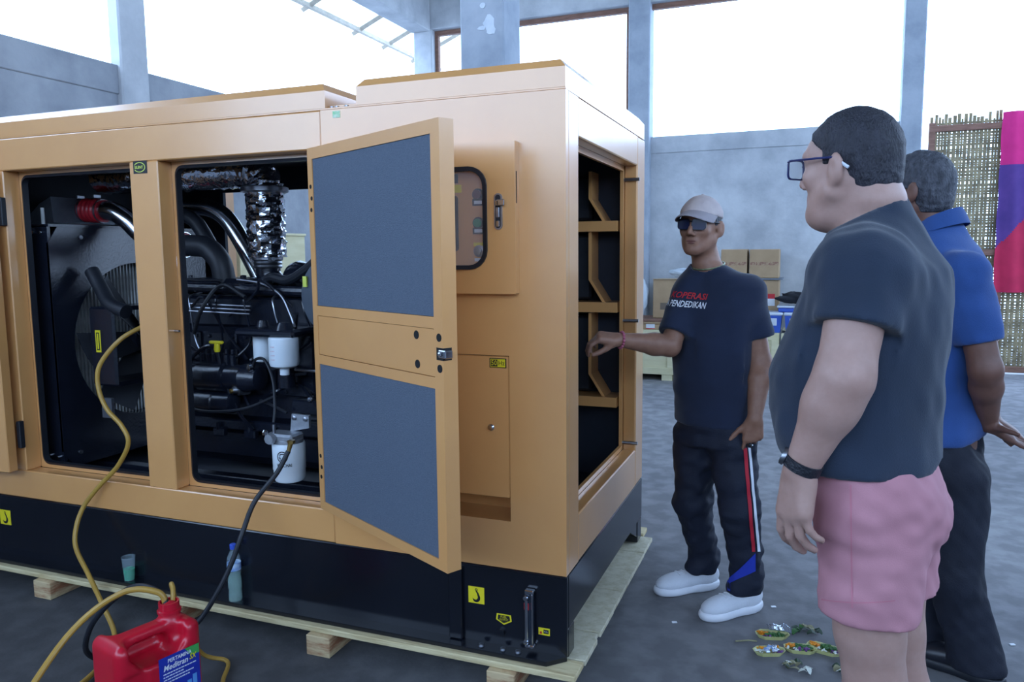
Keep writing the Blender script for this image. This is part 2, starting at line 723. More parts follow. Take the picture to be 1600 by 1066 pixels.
M_BLOCK = mat('pallet_block_wood', (196, 172, 132), 0.8, 0, (150, 98, 66), 6, 5, 0.45, 0.6, bump=0.3, bscale=40, stretch=(1, 1, 5))
M_CARD = mat('cardboard', (178, 150, 116), 0.8, 0, (168, 140, 107), 5)
M_CARDTAPE = mat('packing_tape', (190, 168, 136), 0.35, 0, (184, 160, 128), 5)
M_CREAM = mat('cream_plywood', (222, 214, 176), 0.7, 0, (210, 200, 158), 3, stretch=(1, 1, 5))
M_BAMBOO = mat('woven_bamboo', (150, 136, 104), 0.7, 0, (112, 100, 76), 9, 4, 0.4, 0.62)
M_LEANTO = mat('translucent_sheet', (240, 240, 232), 0.6, 0, (230, 231, 224), 3, alpha=0.22)
M_PALETIMBER = mat('glare_pale_timber', (200, 190, 172), 0.7, 0, (176, 166, 150), 8)  # timber lightened: glare of the bright sky put into its colour


def floor_mat():
    m = mat('dusty_floor', (150, 149, 150), 0.9, 0, (117, 117, 121), 0.7, 8, 0.33, 0.68, bump=0.12, bscale=70)
    nt = m.node_tree
    b = nt.nodes['Principled BSDF']
    src = b.inputs['Base Color'].links[0].from_socket
    tc = nt.nodes.new('ShaderNodeTexCoord')
    n2 = nt.nodes.new('ShaderNodeTexNoise')
    n2.inputs['Scale'].default_value = 9
    n2.inputs['Detail'].default_value = 8
    rp = nt.nodes.new('ShaderNodeValToRGB')
    rp.color_ramp.elements[0].position = 0.42
    rp.color_ramp.elements[0].color = (0.78, 0.78, 0.79, 1)
    rp.color_ramp.elements[1].position = 0.62
    rp.color_ramp.elements[1].color = (1.06, 1.06, 1.06, 1)
    mx = nt.nodes.new('ShaderNodeMixRGB')
    mx.blend_type = 'MULTIPLY'
    mx.inputs[0].default_value = 1.0
    nt.links.new(tc.outputs['Object'], n2.inputs['Vector'])
    nt.links.new(n2.outputs['Fac'], rp.inputs[0])
    nt.links.new(src, mx.inputs[1])
    nt.links.new(rp.outputs[0], mx.inputs[2])
    # painted fall-off of light: colour darkens towards the near left, edge broken by noise
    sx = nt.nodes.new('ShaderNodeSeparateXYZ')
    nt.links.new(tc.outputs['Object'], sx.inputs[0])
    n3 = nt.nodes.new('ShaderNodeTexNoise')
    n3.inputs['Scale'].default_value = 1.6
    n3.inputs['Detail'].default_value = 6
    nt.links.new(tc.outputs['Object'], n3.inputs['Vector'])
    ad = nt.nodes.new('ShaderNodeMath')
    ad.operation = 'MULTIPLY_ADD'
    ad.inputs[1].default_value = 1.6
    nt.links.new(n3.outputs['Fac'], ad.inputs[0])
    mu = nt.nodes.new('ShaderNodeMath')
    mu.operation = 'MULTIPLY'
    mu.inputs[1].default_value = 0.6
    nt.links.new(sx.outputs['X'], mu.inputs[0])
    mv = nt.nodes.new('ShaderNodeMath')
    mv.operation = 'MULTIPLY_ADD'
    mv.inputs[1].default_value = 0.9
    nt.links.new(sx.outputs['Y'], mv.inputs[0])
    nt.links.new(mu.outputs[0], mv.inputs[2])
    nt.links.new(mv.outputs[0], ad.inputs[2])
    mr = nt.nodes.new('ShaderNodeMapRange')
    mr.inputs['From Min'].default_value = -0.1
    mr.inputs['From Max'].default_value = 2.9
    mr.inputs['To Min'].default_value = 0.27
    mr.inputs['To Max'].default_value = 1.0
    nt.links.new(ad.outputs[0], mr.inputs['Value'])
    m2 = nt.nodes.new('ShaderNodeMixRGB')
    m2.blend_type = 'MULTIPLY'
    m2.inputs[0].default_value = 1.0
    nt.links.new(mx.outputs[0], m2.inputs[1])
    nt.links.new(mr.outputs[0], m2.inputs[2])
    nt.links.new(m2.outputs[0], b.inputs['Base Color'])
    return m


M_FLOOR = floor_mat()

# ------------------------------------------------------------------ the hall
o = link_mesh('floor', [(-14, -14, 0), (16, -14, 0), (16, 16, 0), (-14, 16, 0)], [(0, 1, 2, 3)], M_FLOOR, origin=(0, 0, 0))
tag(o, 'dusty grey concrete floor of the hall', kind='structure')

tag(MB().box((-4.3, 7.3, 0), (1.60, 7.45, 2.66)).box((-4.3, 7.285, 2.66), (1.60, 7.465, 2.86), 0.006).build('wall_back', M_CONC),
    'grey concrete wall at the back of the hall', kind='structure')
tag(MB().box((-4.25, -2.9, 0), (-4.1, 7.3, 2.66)).box((-4.265, -2.9, 2.66), (-4.085, 7.3, 2.87), 0.006).box((-4.25, -7.3, 0), (-4.1, -2.9, 2.05)).build('wall_left', M_CONCD),  # unseen near stretch is lowered to let more light in
    'grey concrete wall behind the machine', kind='structure')


def column(x0, x1, y0, y1, z1, m, label):
    return tag(MB().box((x0, y0, 0), (x1, y1, z1), 0.012).build('concrete_column', m), label, kind='structure')


column(-1.42, -1.16, 7.18, 7.44, 5.3, M_CONCB, 'concrete column of the back wall beside the machine')
column(1.576, 1.785, 7.18, 7.44, 5.3, M_CONCB, 'concrete column where the back wall ends')
column(-4.34, -4.07, 7.2, 7.47, 5.3, M_CONC, 'concrete column in the far corner of the hall')
column(-4.16, -4.05, 2.10, 2.36, 5.3, M_CONC, 'concrete column rising from the wall behind the machine')
column(-4.3, -4.04, -3.16, -2.90, 5.3, M_CONC, 'concrete column further along the side wall')
fc = column(-1.455, -1.148, 2.4, 2.7, 5.3, M_CONCB, 'thick blue-grey column standing close behind the machine')
rnd = random.Random(3)
mb = MB()
for cx, cz, r, sq in ((-1.25, 2.93, 0.042, 1.3), (-1.235, 2.885, 0.034, 1.0), (-1.30, 2.90, 0.028, 0.5), (-1.29, 3.04, 0.02, 0.9)):
    pts = []
    for k in range(14):
        a = 2 * PI * k / 14
        rr = r * rnd.uniform(0.75, 1.1)
        pts.append((cx + rr * math.cos(a), 2.4, cz + rr * sq * math.sin(a)))
    mb.prism(pts, (0, -0.002 - 0.0012 * len(mb.v) / 28, 0))
mb.build('paint_splash', mat('pale_plaster', (206, 214, 222), 0.8, 0, (190, 200, 210), 12), fc)

tag(MB().box((-4.35, 7.2, 4.42), (5.8, 7.46, 5.0), 0.01).build('trim_1', M_CONC), 'concrete ring beam above the back wall opening', kind='structure')
tag(MB().box((-4.36, -2.9, 4.40), (-4.08, 7.2, 5.0), 0.01).build('trim_2', M_CONC), 'concrete ring beam above the side wall opening', kind='structure')
t3 = MB()
t3.box((-4.07, 7.3, 4.36), (-1.42, 7.36, 4.42)).box((-1.16, 7.3, 4.36), (1.576, 7.36, 4.42))
t3.box((-4.07, 7.3, 2.86), (-4.02, 7.36, 4.36)).box((-1.47, 7.3, 2.86), (-1.42, 7.36, 4.36))
tag(t3.build('trim_3', M_TIMBER), 'reddish brown timber lining of the high openings', kind='structure')
tag(MB().box((-4.4, -7.4, 5.3), (5.9, 7.5, 5.36)).build('ceiling', mat('roof_underside', (120, 118, 114), 0.8, 0, (100, 99, 97), 2)),
    'grey roof over the hall', kind='structure')
column(5.55, 5.81, 7.18, 7.44, 5.3, M_CONCB, 'concrete column at the far end of the open side')
column(5.55, 5.81, -7.3, -7.04, 5.3, M_CONCB, 'concrete column at the near end of the open side')
tag(MB().box((-4.25, -7.35, 0), (5.6, -7.2, 2.5)).build('added_wall_front', M_CONC), 'unseen grey wall added behind the viewer to limit the light', kind='structure')  # out of view; added to close the hall and shape the paint's reflections

tag(MB().box((5.60, -7.2, 0), (5.75, 5.2, 2.87)).build('added_wall_right', M_CONC), 'unseen grey wall added on the near right to cut side light', kind='structure')  # out of view; added to dim the light from the right
# lean-to outside the left opening: corrugated sheet on rafters
lt = thing('lean_to_roof', 'pale corrugated lean-to roof edge seen through the high side opening', 'roof', (-4.7, 7.0, 4.6))
G = []
ny = 160
for i in range(ny + 1):
    y = 4.2 + 5.6 * i / ny
    G.append([(x, y, 4.60 + (x + 5.3) * 0.42 + 0.014 * math.sin(2 * PI * i / 4)) for x in (-5.3, -4.8, -4.36)])
MB().sheet(G, 0.004, (0, 0, 1)).build('corrugated_sheet', M_LEANTO, lt)
for y in (5.0, 6.15, 7.3, 8.1, 9.0):
    MB().tube([(-5.34, y, 4.53), (-4.36, y, 4.93)], 0.04, 4).build('rafter', M_PALETIMBER, lt)
MB().tube([(-4.8, 7.3, 4.72), (-4.37, 7.75, 4.78)], 0.025, 4).build('brace', M_PALETIMBER, lt)
MB().box((-5.26, 4.2, 4.535), (-5.20, 9.8, 4.585)).build('purlin', M_PALETIMBER, lt)

# woven bamboo screen and cloth beyond the end of the wall
bs = thing('bamboo_screen', 'woven bamboo screen in a brown frame past the end of the wall', 'screen', (3.2, 8.1, 0))
X0_, X1_, ZT = 1.97, 4.6, 2.95
for x in (1.99, 2.75, 3.6, 4.55):
    MB().box((x - 0.035, 8.06, 0), (x + 0.035, 8.10, 2.93), 0.004).build('post', M_TIMBER, bs)
for z in (2.86, 1.42, 0.06):
    MB().box((1.96, 8.055, z - 0.035), (4.6, 8.095, z + 0.035), 0.004).build('rail', M_TIMBER, bs)
rnd = random.Random(11)
mb = MB()
xs = []
x = X0_
while x < X1_:
    w = rnd.uniform(0.022, 0.046)
    top = ZT + rnd.uniform(0.0, 0.09)
    mb.box((x, 8.117, 0.02), (x + w, 8.121, top))
    xs.append(x + w / 2)
    x += w + rnd.choice((0.003, 0.006, 0.010, 0.016))
z = 0.03
row = 0
while z < ZT - 0.02:
    w = rnd.uniform(0.016, 0.034)
    pts = []
    for i, xx in enumerate(xs):
        pts.append((xx, 8.119 + (0.006 if (i + row) % 2 else -0.006), z + rnd.uniform(-0.003, 0.003)))
    G = [[(p[0], p[1], p[2]) for p in pts], [(p[0], p[1], p[2] + w) for p in pts]]
    mb.sheet(G)
    row += 1
    z += w + (rnd.choice((0.003, 0.008, 0.014)) if rnd.random() < 0.85 else 0.03)
tag(mb.build('woven_strips', M_BAMBOO, bs, smooth=False), kind='stuff')

G = []
nx, nz = 66, 90
fm = []
for j in range(nz + 1):
    z = 0.96 + (3.0 - 0.96) * j / nz
    G.append([(2.69 + 1.1 * i / nx + 0.004 * math.sin(j * 0.3), 8.02 + 0.022 * math.sin(i * 0.43 + j * 0.02) + 0.01 * math.sin(i * 0.18 + 1), z) for i in range(nx + 1)])
mb = MB().sheet(G, 0.003, (0, 1, 0))
va = np.array(mb.v)
for q in mb.f:
    c = va[list(q)].mean(0)
    low = 1.50 + 0.9 * (c[0] - 2.69) + 0.05 * math.sin(c[0] * 9)
    fm.append(0 if c[2] > 2.42 else (1 if c[2] > low else 2))
mb.m = fm
cl = mb.build('hanging_cloth', [mat('pink_cloth', (206, 40, 120), 0.8, 0, (196, 34, 112), 6),
                                mat('indigo_cloth', (74, 48, 118), 0.8, 0, (88, 56, 128), 4),
                                mat('crimson_cloth', (186, 34, 74), 0.8, 0, (172, 30, 68), 6)])
tag(cl, 'pink, indigo and crimson cloth hanging in front of the bamboo screen', 'cloth')

# ------------------------------------------------------------------ goods along the back wall
def crate(x0, x1, y0, y1, z1, label):
    t = thing('plywood_crate', label, 'crate', ((x0 + x1) / 2, (y0 + y1) / 2, 0), 'cream crates along the back wall')
    MB().box((x0 + 0.02, y0 + 0.02, 0.09), (x1 - 0.02, y1, z1 - 0.02)).build('body', M_CREAM, t)
    for a, b in (((x0, y0, 0.07), (x1, y0 + 0.02, 0.15)), ((x0, y0, z1 - 0.08), (x1, y0 + 0.02, z1)),
                 ((x0, y0, 0.15), (x0 + 0.08, y0 + 0.02, z1 - 0.08)), ((x1 - 0.08, y0, 0.15), (x1, y0 + 0.02, z1 - 0.08))):
        MB().box(a, b, 0.003).build('batten', M_CREAM, t)
    MB().box((x0, y0 + 0.02, z1 - 0.02), (x1, y1, z1), 0.002).build('lid', M_CREAM, t)
    for x in (x0 + 0.02, (x0 + x1) / 2 - 0.06, x1 - 0.14):
        MB().box((x, y0 + 0.01, 0), (x + 0.12, y1, 0.07)).build('runner', M_CREAM, t)
    return t


crate(-1.75, -0.70, 6.42, 7.12, 0.58, 'cream plywood crate under the carton and board by the machine')
crate(-0.68, 0.42, 6.42, 7.12, 0.58, 'cream plywood crate behind the legs of the man in the cap')
crate(0.44, 1.40, 6.42, 7.12, 0.58, 'cream plywood crate under the blue tubs')
crate(-4.06, -3.5, 2.62, 3.5, 1.655, 'tall cream crate seen through the far side of the engine bay')


def carton(name, a, b, label, cat='box', group='cardboard cartons by the back wall', tape=True):
    t = thing(name, label, cat, ((a[0] + b[0]) / 2, (a[1] + b[1]) / 2, a[2]), group)
    MB().box(a, b, 0.006).build('carton_body', M_CARD, t)
    if tape:
        xm = (a[0] + b[0]) / 2
        MB().box((a[0] + 0.006, a[1] - 0.0012, a[2] + 0.45 * (b[2] - a[2])), (b[0] - 0.006, a[1] + 0.0006, a[2] + 0.56 * (b[2] - a[2]))).build('printed_band', mat('brown_print', (140, 100, 84), 0.7, 0, (172, 142, 112), 40, 2, 0.45, 0.55), t)
        MB().box((a[0] + 0.004, (a[1] + b[1]) / 2 - 0.03, b[2] - 0.0005), (b[0] - 0.004, (a[1] + b[1]) / 2 + 0.03, b[2] + 0.001)).build('tape', M_CARDTAPE, t)
    return t


carton('cardboard_box', (-0.245, 6.80, 1.16), (0.040, 7.12, 1.485), 'brown carton atop the stack, left of the pair behind the capped man')
carton('cardboard_box', (0.066, 6.80, 1.16), (0.385, 7.14, 1.482), 'brown carton atop the stack, right of the pair behind the capped man')
o = MB().box((-0.33, 6.76, 1.142), (0.43, 7.17, 1.158), 0.002).build('grey_board', mat('grey_sheet', (122, 130, 140), 0.6, 0, (112, 120, 130), 5))
tag(o, 'thin grey board between the stacked cartons', 'board')
bx = carton('cardboard_box', (-0.32, 6.79, 0.582), (0.39, 7.16, 1.14), 'large brown carton with a red and white label under the stacked pair', tape=False)
MB().box((0.13, 6.7885, 0.93), (0.35, 6.791, 0.985)).build('label_band', M_REDPRINT, bx)
MB().box((0.17, 6.7885, 0.85), (0.35, 6.791, 0.93)).build('label_paper', M_WHITEPRINT, bx)
o = carton('cardboard_box', (-1.28, 6.46, 0.582), (-0.52, 6.98, 0.65), 'flat brown carton with white label lying on the crate', tape=False)
MB().box((-1.03, 6.4585, 0.592), (-0.93, 6.461, 0.645)).build('label_paper', M_WHITEPRINT, o)
MB().box((-1.03, 6.4580, 0.588), (-0.93, 6.4612, 0.596)).build('label_band', M_REDPRINT, o)
tag(MB().box((-1.35, 6.44, 0.652), (-0.45, 7.0, 0.672)).build('brown_board', M_CARD), 'brown board lying on the flat carton', 'board')
tag(MB().box((-1.30, 6.43, 0.674), (-0.42, 7.0, 0.70), 0.002).build('timber_plank', M_TIMBER), 'reddish brown plank on the flat carton', 'plank')
o = carton('cardboard_box', (-0.985, 6.62, 0.702), (-0.50, 6.95, 1.15), 'open brown carton with a printed grey square beside the plastic bag', tape=False)
MB().box((-0.90, 6.6185, 0.80), (-0.80, 6.621, 0.88)).build('printed_square', mat('grey_print', (118, 104, 90), 0.8, 0, (110, 98, 86), 9), o)
MB().box((-0.985, 6.60, 1.15), (-0.50, 6.63, 1.158)).build('flap', M_CARDTAPE, o)
mb = MB()
mb.tube(spline([(-0.62, 6.61, 1.06), (-0.70, 6.60, 1.02), (-0.74, 6.60, 0.96), (-0.70, 6.60, 0.92), (-0.60, 6.61, 0.95)], 6), 0.008, 6)
tag(mb.build('coiled_cable', mat('grey_cable', (120, 126, 130), 0.5, 0, (110, 116, 120), 10)), 'grey cable loop hanging over the open carton', 'cable')


def blob(name, c, r, m, label, cat, seed, amp=0.18, parent=None, n=22, k=14):
    rg = random.Random(seed)
    ph = [(rg.uniform(2, 6), rg.uniform(2, 6), rg.uniform(0, 6)) for _ in range(5)]
    mb = MB().ell(c, r, n, k)
    c = np.asarray(c, float)
    vv = []
    for p in np.array(mb.v):
        d = (p - c) / np.asarray(r)
        s = 1 + amp * sum(math.sin(a * d[0] * 2 + b * d[1] * 2 + e * d[2] + e) for a, b, e in ph) / 2.5
        q = c + (p - c) * s
        vv.append(q)
    mb.v = [tuple(q) for q in vv]
    o = mb.build(name, m, parent, angle=180)
    if parent is None:
        tag(o, label, cat)
    return o


M_BAG = mat('clear_plastic_bag', (226, 234, 240), 0.25, 0, (205, 216, 226), 7, bump=0.8, bscale=16, alpha=0.62)
blob('plastic_bag', (-1.115, 6.60, 0.965), (0.07, 0.10, 0.19), M_BAG, 'crumpled clear plastic bag standing beside the open carton', 'bag', 5)
blob('plastic_bag', (-0.66, 6.76, 1.225), (0.16, 0.12, 0.045), M_BAG, 'crumpled clear plastic bag lying on the open carton', 'bag', 8)

M_BLUETUB = mat('blue_plastic', (56, 92, 186), 0.4, 0, (50, 84, 174), 6)
M_LID = mat('pale_lid', (205, 212, 220), 0.5, 0, (194, 202, 212), 8)
for x0, x1, y0, lab in ((0.27, 0.44, 6.44, 'narrow blue plastic tub with pale lid on the crate'), (0.47, 0.80, 6.44, 'wide blue plastic tub with pale lid half hidden by the man')):
    t = thing('plastic_tub', lab, 'tub', ((x0 + x1) / 2, y0 + 0.16, 0.582), 'blue tubs on the crate')
    v = [(x0 + 0.015, y0 + 0.015, 0.582), (x1 - 0.015, y0 + 0.015, 0.582), (x1 - 0.015, y0 + 0.305, 0.582), (x0 + 0.015, y0 + 0.305, 0.582),
         (x0, y0, 0.77), (x1, y0, 0.77), (x1, y0 + 0.32, 0.77), (x0, y0 + 0.32, 0.77)]
    link_mesh('tub_body', v, [(3, 2, 1, 0), (4, 5, 6, 7), (0, 1, 5, 4), (1, 2, 6, 5), (2, 3, 7, 6), (3, 0, 4, 7)], M_BLUETUB, t)
    MB().box((x0 - 0.01, y0 - 0.01, 0.77), (x1 + 0.01, y0 + 0.33, 0.80), 0.008).build('lid', M_LID, t)
    MB().box((x0 + 0.05, y0 - 0.002, 0.66), (x1 - 0.05, y0 + 0.012, 0.74), 0.004).build('paper_label', M_LID, t)
t = thing('plastic_tray', 'white-rimmed blue tray resting on the tubs', 'tray', (0.62, 6.64, 0.80))
MB().box((0.40, 6.50, 0.802), (0.84, 6.80, 0.85), 0.008).build('tray_body', M_BLUETUB, t)
MB().box((0.385, 6.485, 0.85), (0.855, 6.815, 0.868), 0.006).build('rim', M_LID, t)
blob('dark_bag', (0.60, 6.66, 0.955), (0.19, 0.12, 0.060), mat('dark_fabric', (22, 24, 32), 0.7, 0, (30, 32, 40), 12), 'heap of dark fabric bags in the blue tray', 'bag', 21, 0.25)

# ------------------------------------------------------------------ generator set
GEN = thing('generator', 'large ochre and black diesel generator set with open engine bay doors on a pallet', 'generator', (-1.9, 0.6, 0.1))
XL = -4.1


def gp(name, m=M_OCHRE, parent=None, **k):
    return lambda mb: mb.build(name, m, parent or GEN, **k)


def gbox(name, a, b, m=M_OCHRE, bev=0.004, parent=None):
    return MB().box(a, b, bev).build(name, m, parent or GEN)


# -- side frame
gbox('top_rail', (XL, 0, 1.832), (-0.8985, 0.07, 1.964))
gbox('bottom_rail', (XL, 0, 0.396), (-0.8985, 0.07, 0.522))
gbox('pillar', (-1.793, 0, 0.522), (-1.649, 0.075, 1.832))
gbox('pillar', (-2.80, 0, 0.522), (-2.505, 0.075, 1.832))
gbox('pillar', (-0.955, 0, 0.522), (-0.8985, 0.075, 1.832))
gbox('closed_panel', (XL, 0.005, 0.522), (-2.80, 0.07, 1.832))
for x0, x1 in ((-2.505, -1.793), (-1.649, -0.955)):
    z0, z1 = 0.522, 1.832
    lo = [(x, 0.072, z) for x, z in rrect(x0, x1, z0, z1, 0.002)]
    li = [(x, 0.072, z) for x, z in rrect(x0 + 0.024, x1 - 0.024, z0 + 0.022, z1 - 0.018, 0.035)]
    MB().ring(lo, li, (0, 0.012, 0)).build('door_flange', M_OCHRE, GEN)
    go = [(x, 0.066, z) for x, z in rrect(x0 + 0.020, x1 - 0.020, z0 + 0.018, z1 - 0.014, 0.038)]
    gi = [(x, 0.060, z) for x, z in rrect(x0 + 0.032, x1 - 0.032, z0 + 0.030, z1 - 0.026, 0.030)]
    gm = MB().ring(go, gi, (0, 0.028, 0))
    gm.build('door_gasket', M_RUBBER, GEN)
# striker pin on the pillar
MB().cyl((-1.656, 0.04, 1.166), (-1.625, 0.04, 1.166), 0.005, 10).build('striker_pin', M_CHROME, GEN)

# -- control side panel (right of the seam) with a recessed lower hatch
sp = MB()
for a, b in (((-0.8965, 0, 0.396), (-0.0008, 0.03, 0.562)), ((-0.8965, 0, 1.126), (-0.0008, 0.03, 1.395)), ((-0.8965, 0, 1.755), (-0.0008, 0.03, 1.964)), ((-0.8965, 0, 1.395), (-0.665, 0.03, 1.755)), ((-0.235, 0, 1.395), (-0.0008, 0.03, 1.755)),
             ((-0.8965, 0, 0.562), (-0.80, 0.03, 1.126)), ((-0.197, 0, 0.562), (-0.0008, 0.03, 1.126))):
    sp.box(a, b)
sp.build('control_side_panel', M_OCHRE, GEN)
gbox('hatch', (-0.797, 0.003, 0.640), (-0.200, 0.018, 1.123), bev=0.003)
MB().lathe([(0.010, 0), (0.012, 0.004), (0.008, 0.010), (0.004, 0.011)], (-0.265, 0.003, 0.881), (0, -1, 0), 14).build('hatch_lock', M_CHROME, GEN)
cv = MB()
cv.box((-0.80, 0.16, 0.55), (-0.19, 0.165, 0.66)).box((-0.80, 0.03, 0.548), (-0.19, 0.165, 0.554)).box((-0.195, 0.03, 0.55), (-0.190, 0.165, 0.66)).box((-0.80, 0.03, 0.655), (-0.19, 0.165, 0.66))
cv.build('cable_recess', M_OCHRE, GEN)

# -- control box standing proud of the panel
cb = MB()
wo = [(x, -0.034, z) for x, z in rrect(-0.86, -0.158, 1.331, 1.815, 0.004)]
wi = [(x, -0.034, z) for x, z in rrect(-0.64, -0.262, 1.418, 1.732, 0.055)]
cb.ring(wo, wi, (0, 0.034, 0))
CB = cb.build('control_box', M_OCHRE, GEN)
go = [(x, -0.043, z) for x, z in rrect(-0.648, -0.254, 1.410, 1.740, 0.062)]
gi = [(x, -0.040, z) for x, z in rrect(-0.634, -0.268, 1.424, 1.726, 0.050)]
MB().ring(go, gi, (0, 0.016, 0)).build('window_gasket', M_RUBBER, CB)
MB().prism([(x, 0.028, z) for x, z in rrect(-0.66, -0.235, 1.40, 1.75, 0.03)], (0, 0.004, 0)).build('instrument_panel', M_OCHRE, CB)
MB().prism([(x, -0.030, z) for x, z in rrect(-0.641, -0.261, 1.417, 1.733, 0.055)], (0, 0.003, 0)).build(
    'window_pane', mat('clear_pane', (235, 240, 245), 0.08, 0, (232, 238, 244), 3, trans=0.0, alpha=0.10), CB)
MB().prism([(x, 0.012, z) for x, z in rrect(-0.58, -0.385, 1.47, 1.655, 0.012)], (0, 0.016, 0)).build('display_bezel', M_RUBBER, CB)
MB().box((-0.57, 0.0105, 1.50), (-0.41, 0.0125, 1.63)).build('display_screen', mat('lcd_grey', (58, 70, 74), 0.2, 0, (52, 64, 68), 4), CB)
MB().box((-0.42, 0.0262, 1.664), (-0.372, 0.0284, 1.690)).build('warning_sticker', M_YEL, CB)
MB().box((-0.405, 0.0262, 1.695), (-0.384, 0.0284, 1.725)).build('small_label', M_DECALBLK, CB)
M_BTNR = mat('button_maroon', (96, 34, 44), 0.35, 0, (88, 30, 40), 8)
M_BTNG = mat('button_green', (20, 128, 84), 0.35, 0, (16, 118, 76), 8)
for z, m_ in ((1.655, M_BTNR), (1.562, M_BTNG)):
    MB().lathe([(0.020, 0), (0.020, 0.008), (0.015, 0.010)], (-0.310, 0.028, z), (0, -1, 0), 16).build('button_bezel', M_RUBBER, CB)
    MB().lathe([(0.0145, 0), (0.0145, 0.017), (0.010, 0.019)], (-0.310, 0.028, z), (0, -1, 0), 16).build('push_button', m_, CB)
    MB().box((-0.331, 0.022, z - 0.036), (-0.289, 0.029, z - 0.014), 0.001).build('name_plate', M_RUBBER, CB)
    MB().box((-0.324, 0.0210, z - 0.031), (-0.296, 0.0225, z - 0.020)).build('name_strip', M_LID, CB)
MB().lathe([(0.020, 0), (0.020, 0.004), (0.012, 0.006), (0.012, 0.016), (0.009, 0.017)], (-0.310, 0.028, 1.470), (0, -1, 0), 16).build('key_switch', M_STEEL, CB)
MB().box((-0.330, 0.026, 1.487), (-0.292, 0.0284, 1.498)).build('switch_label', M_YEL, CB)
MB().box((-0.327, 0.0262, 1.436), (-0.295, 0.0284, 1.447)).build('switch_strip', M_LID, CB)
# latch handle
lh = MB().prism([(x, -0.034, z) for x, z in rrect(-0.229, -0.201, 1.537, 1.652, 0.0138)], (0, -0.004, 0))
LH = lh.build('latch_plate', M_STEEL, CB)
MB().prism([(x, -0.0382, z) for x, z in rrect(-0.224, -0.206, 1.542, 1.647, 0.0088)], (0, -0.001, 0)).build('latch_recess', M_RUBBER, CB)
MB().box((-0.222, -0.050, 1.612), (-0.208, -0.039, 1.630), 0.003).box((-0.216, -0.050, 1.612), (-0.190, -0.045, 1.632), 0.002).build('latch_lever', M_CHROME, CB)
MB().box((-0.221, -0.044, 1.575), (-0.209, -0.039, 1.608), 0.002).build('latch_slider', M_STEEL, CB)
MB().box((-0.221, -0.043, 1.545), (-0.209, -0.039, 1.566), 0.002).build('latch_paddle', M_CHROME, CB)
MB().box((-0.1585, -0.024, 1.62), (-0.1572, -0.018, 1.72)).build('vent_slit', M_HOLE, CB)

# -- end frame
ef = MB()
gbox('end_post', (-0.06, 0.0303, 0.396), (0, 0.137, 1.964), bev=0.0015)
gbox('end_post', (-0.06, 1.062, 0.396), (0, 1.218, 1.964), bev=0.006)
gbox('end_top_rail', (-0.06, 0.137, 1.838), (0, 1.062, 1.964), bev=0.004)
gbox('end_bottom_rail', (-0.06, 0.137, 0.396), (0, 1.062, 0.566), bev=0.004)
eo = [(-0.072, y, z) for y, z in rrect(0.137, 1.062, 0.566, 1.838, 0.002)]
ei = [(-0.072, y, z) for y, z in rrect(0.160, 1.040, 0.586, 1.815, 0.004)]
MB().ring(eo, ei, (0.014, 0, 0)).build('end_flange', M_OCHRE, GEN)
for z in (1.778, 1.158, 0.600):
    MB().cyl((-0.058, 1.052, z), (0.012, 1.052, z), 0.0075, 10).build('stud', M_STEEL, GEN)
for z in (1.752, 1.086, 0.625):
    MB().lathe([(0.007, 0), (0.007, 0.03), (0.013, 0.03), (0.013, 0.042), (0.006, 0.046)], (-0.03, 0.137, z), (0, 1, 0), 10).build('wing_stud', M_STEEL, GEN)

# -- roof
gbox('roof_plate', (XL, 0.004, 1.9655), (-0.002, 1.214, 1.972), bev=0.001)


def cowl(name, x0, x1, y0, y1, z0, zs, z1, ins):
    v = [(x0, y0, z0), (x1, y0, z0), (x1, y1, z0), (x0, y1, z0), (x0, y0, zs), (x1, y0, zs), (x1, y1, zs), (x0, y1, zs),
         (x0 + ins, y0 + ins, z1), (x1 - ins, y0 + ins, z1), (x1 - ins, y1 - ins, z1), (x0 + ins, y1 - ins, z1)]
    f = [(3, 2, 1, 0), (8, 9, 10, 11)]
    for k in range(4):
        j = (k + 1) % 4
        f += [(k, j, j + 4, k + 4), (k + 4, j + 4, j + 8, k + 8)]
    return link_mesh(name, v, f, M_OCHRE, GEN, angle=20)


cowl('roof_cowl', XL, -0.878, 0.004, 1.214, 1.972, 2.032, 2.060, 0.022)
cowl('roof_cowl', -0.752, -0.003, 0.004, 1.214, 1.972, 2.034, 2.060, 0.022)
gbox('roof_bracket', (-0.872, 0.03, 1.972), (-0.76, 0.05, 1.984), bev=0.001)
for x in (-0.86, -0.84, -0.80):
    MB().lathe([(0.008, 0), (0.008, 0.006), (0.003, 0.007)], (x, 0.02, 1.972), (0, 0, 1), 8).build('roof_bolt', M_STEEL, GEN)
MB().box((-0.845, -0.0012, 1.935), (-0.815, 0.0004, 1.958)).build('green_sticker', mat('pale_green_sticker', (120, 190, 130), 0.5, 0, (205, 214, 190), 60, 2), GEN)

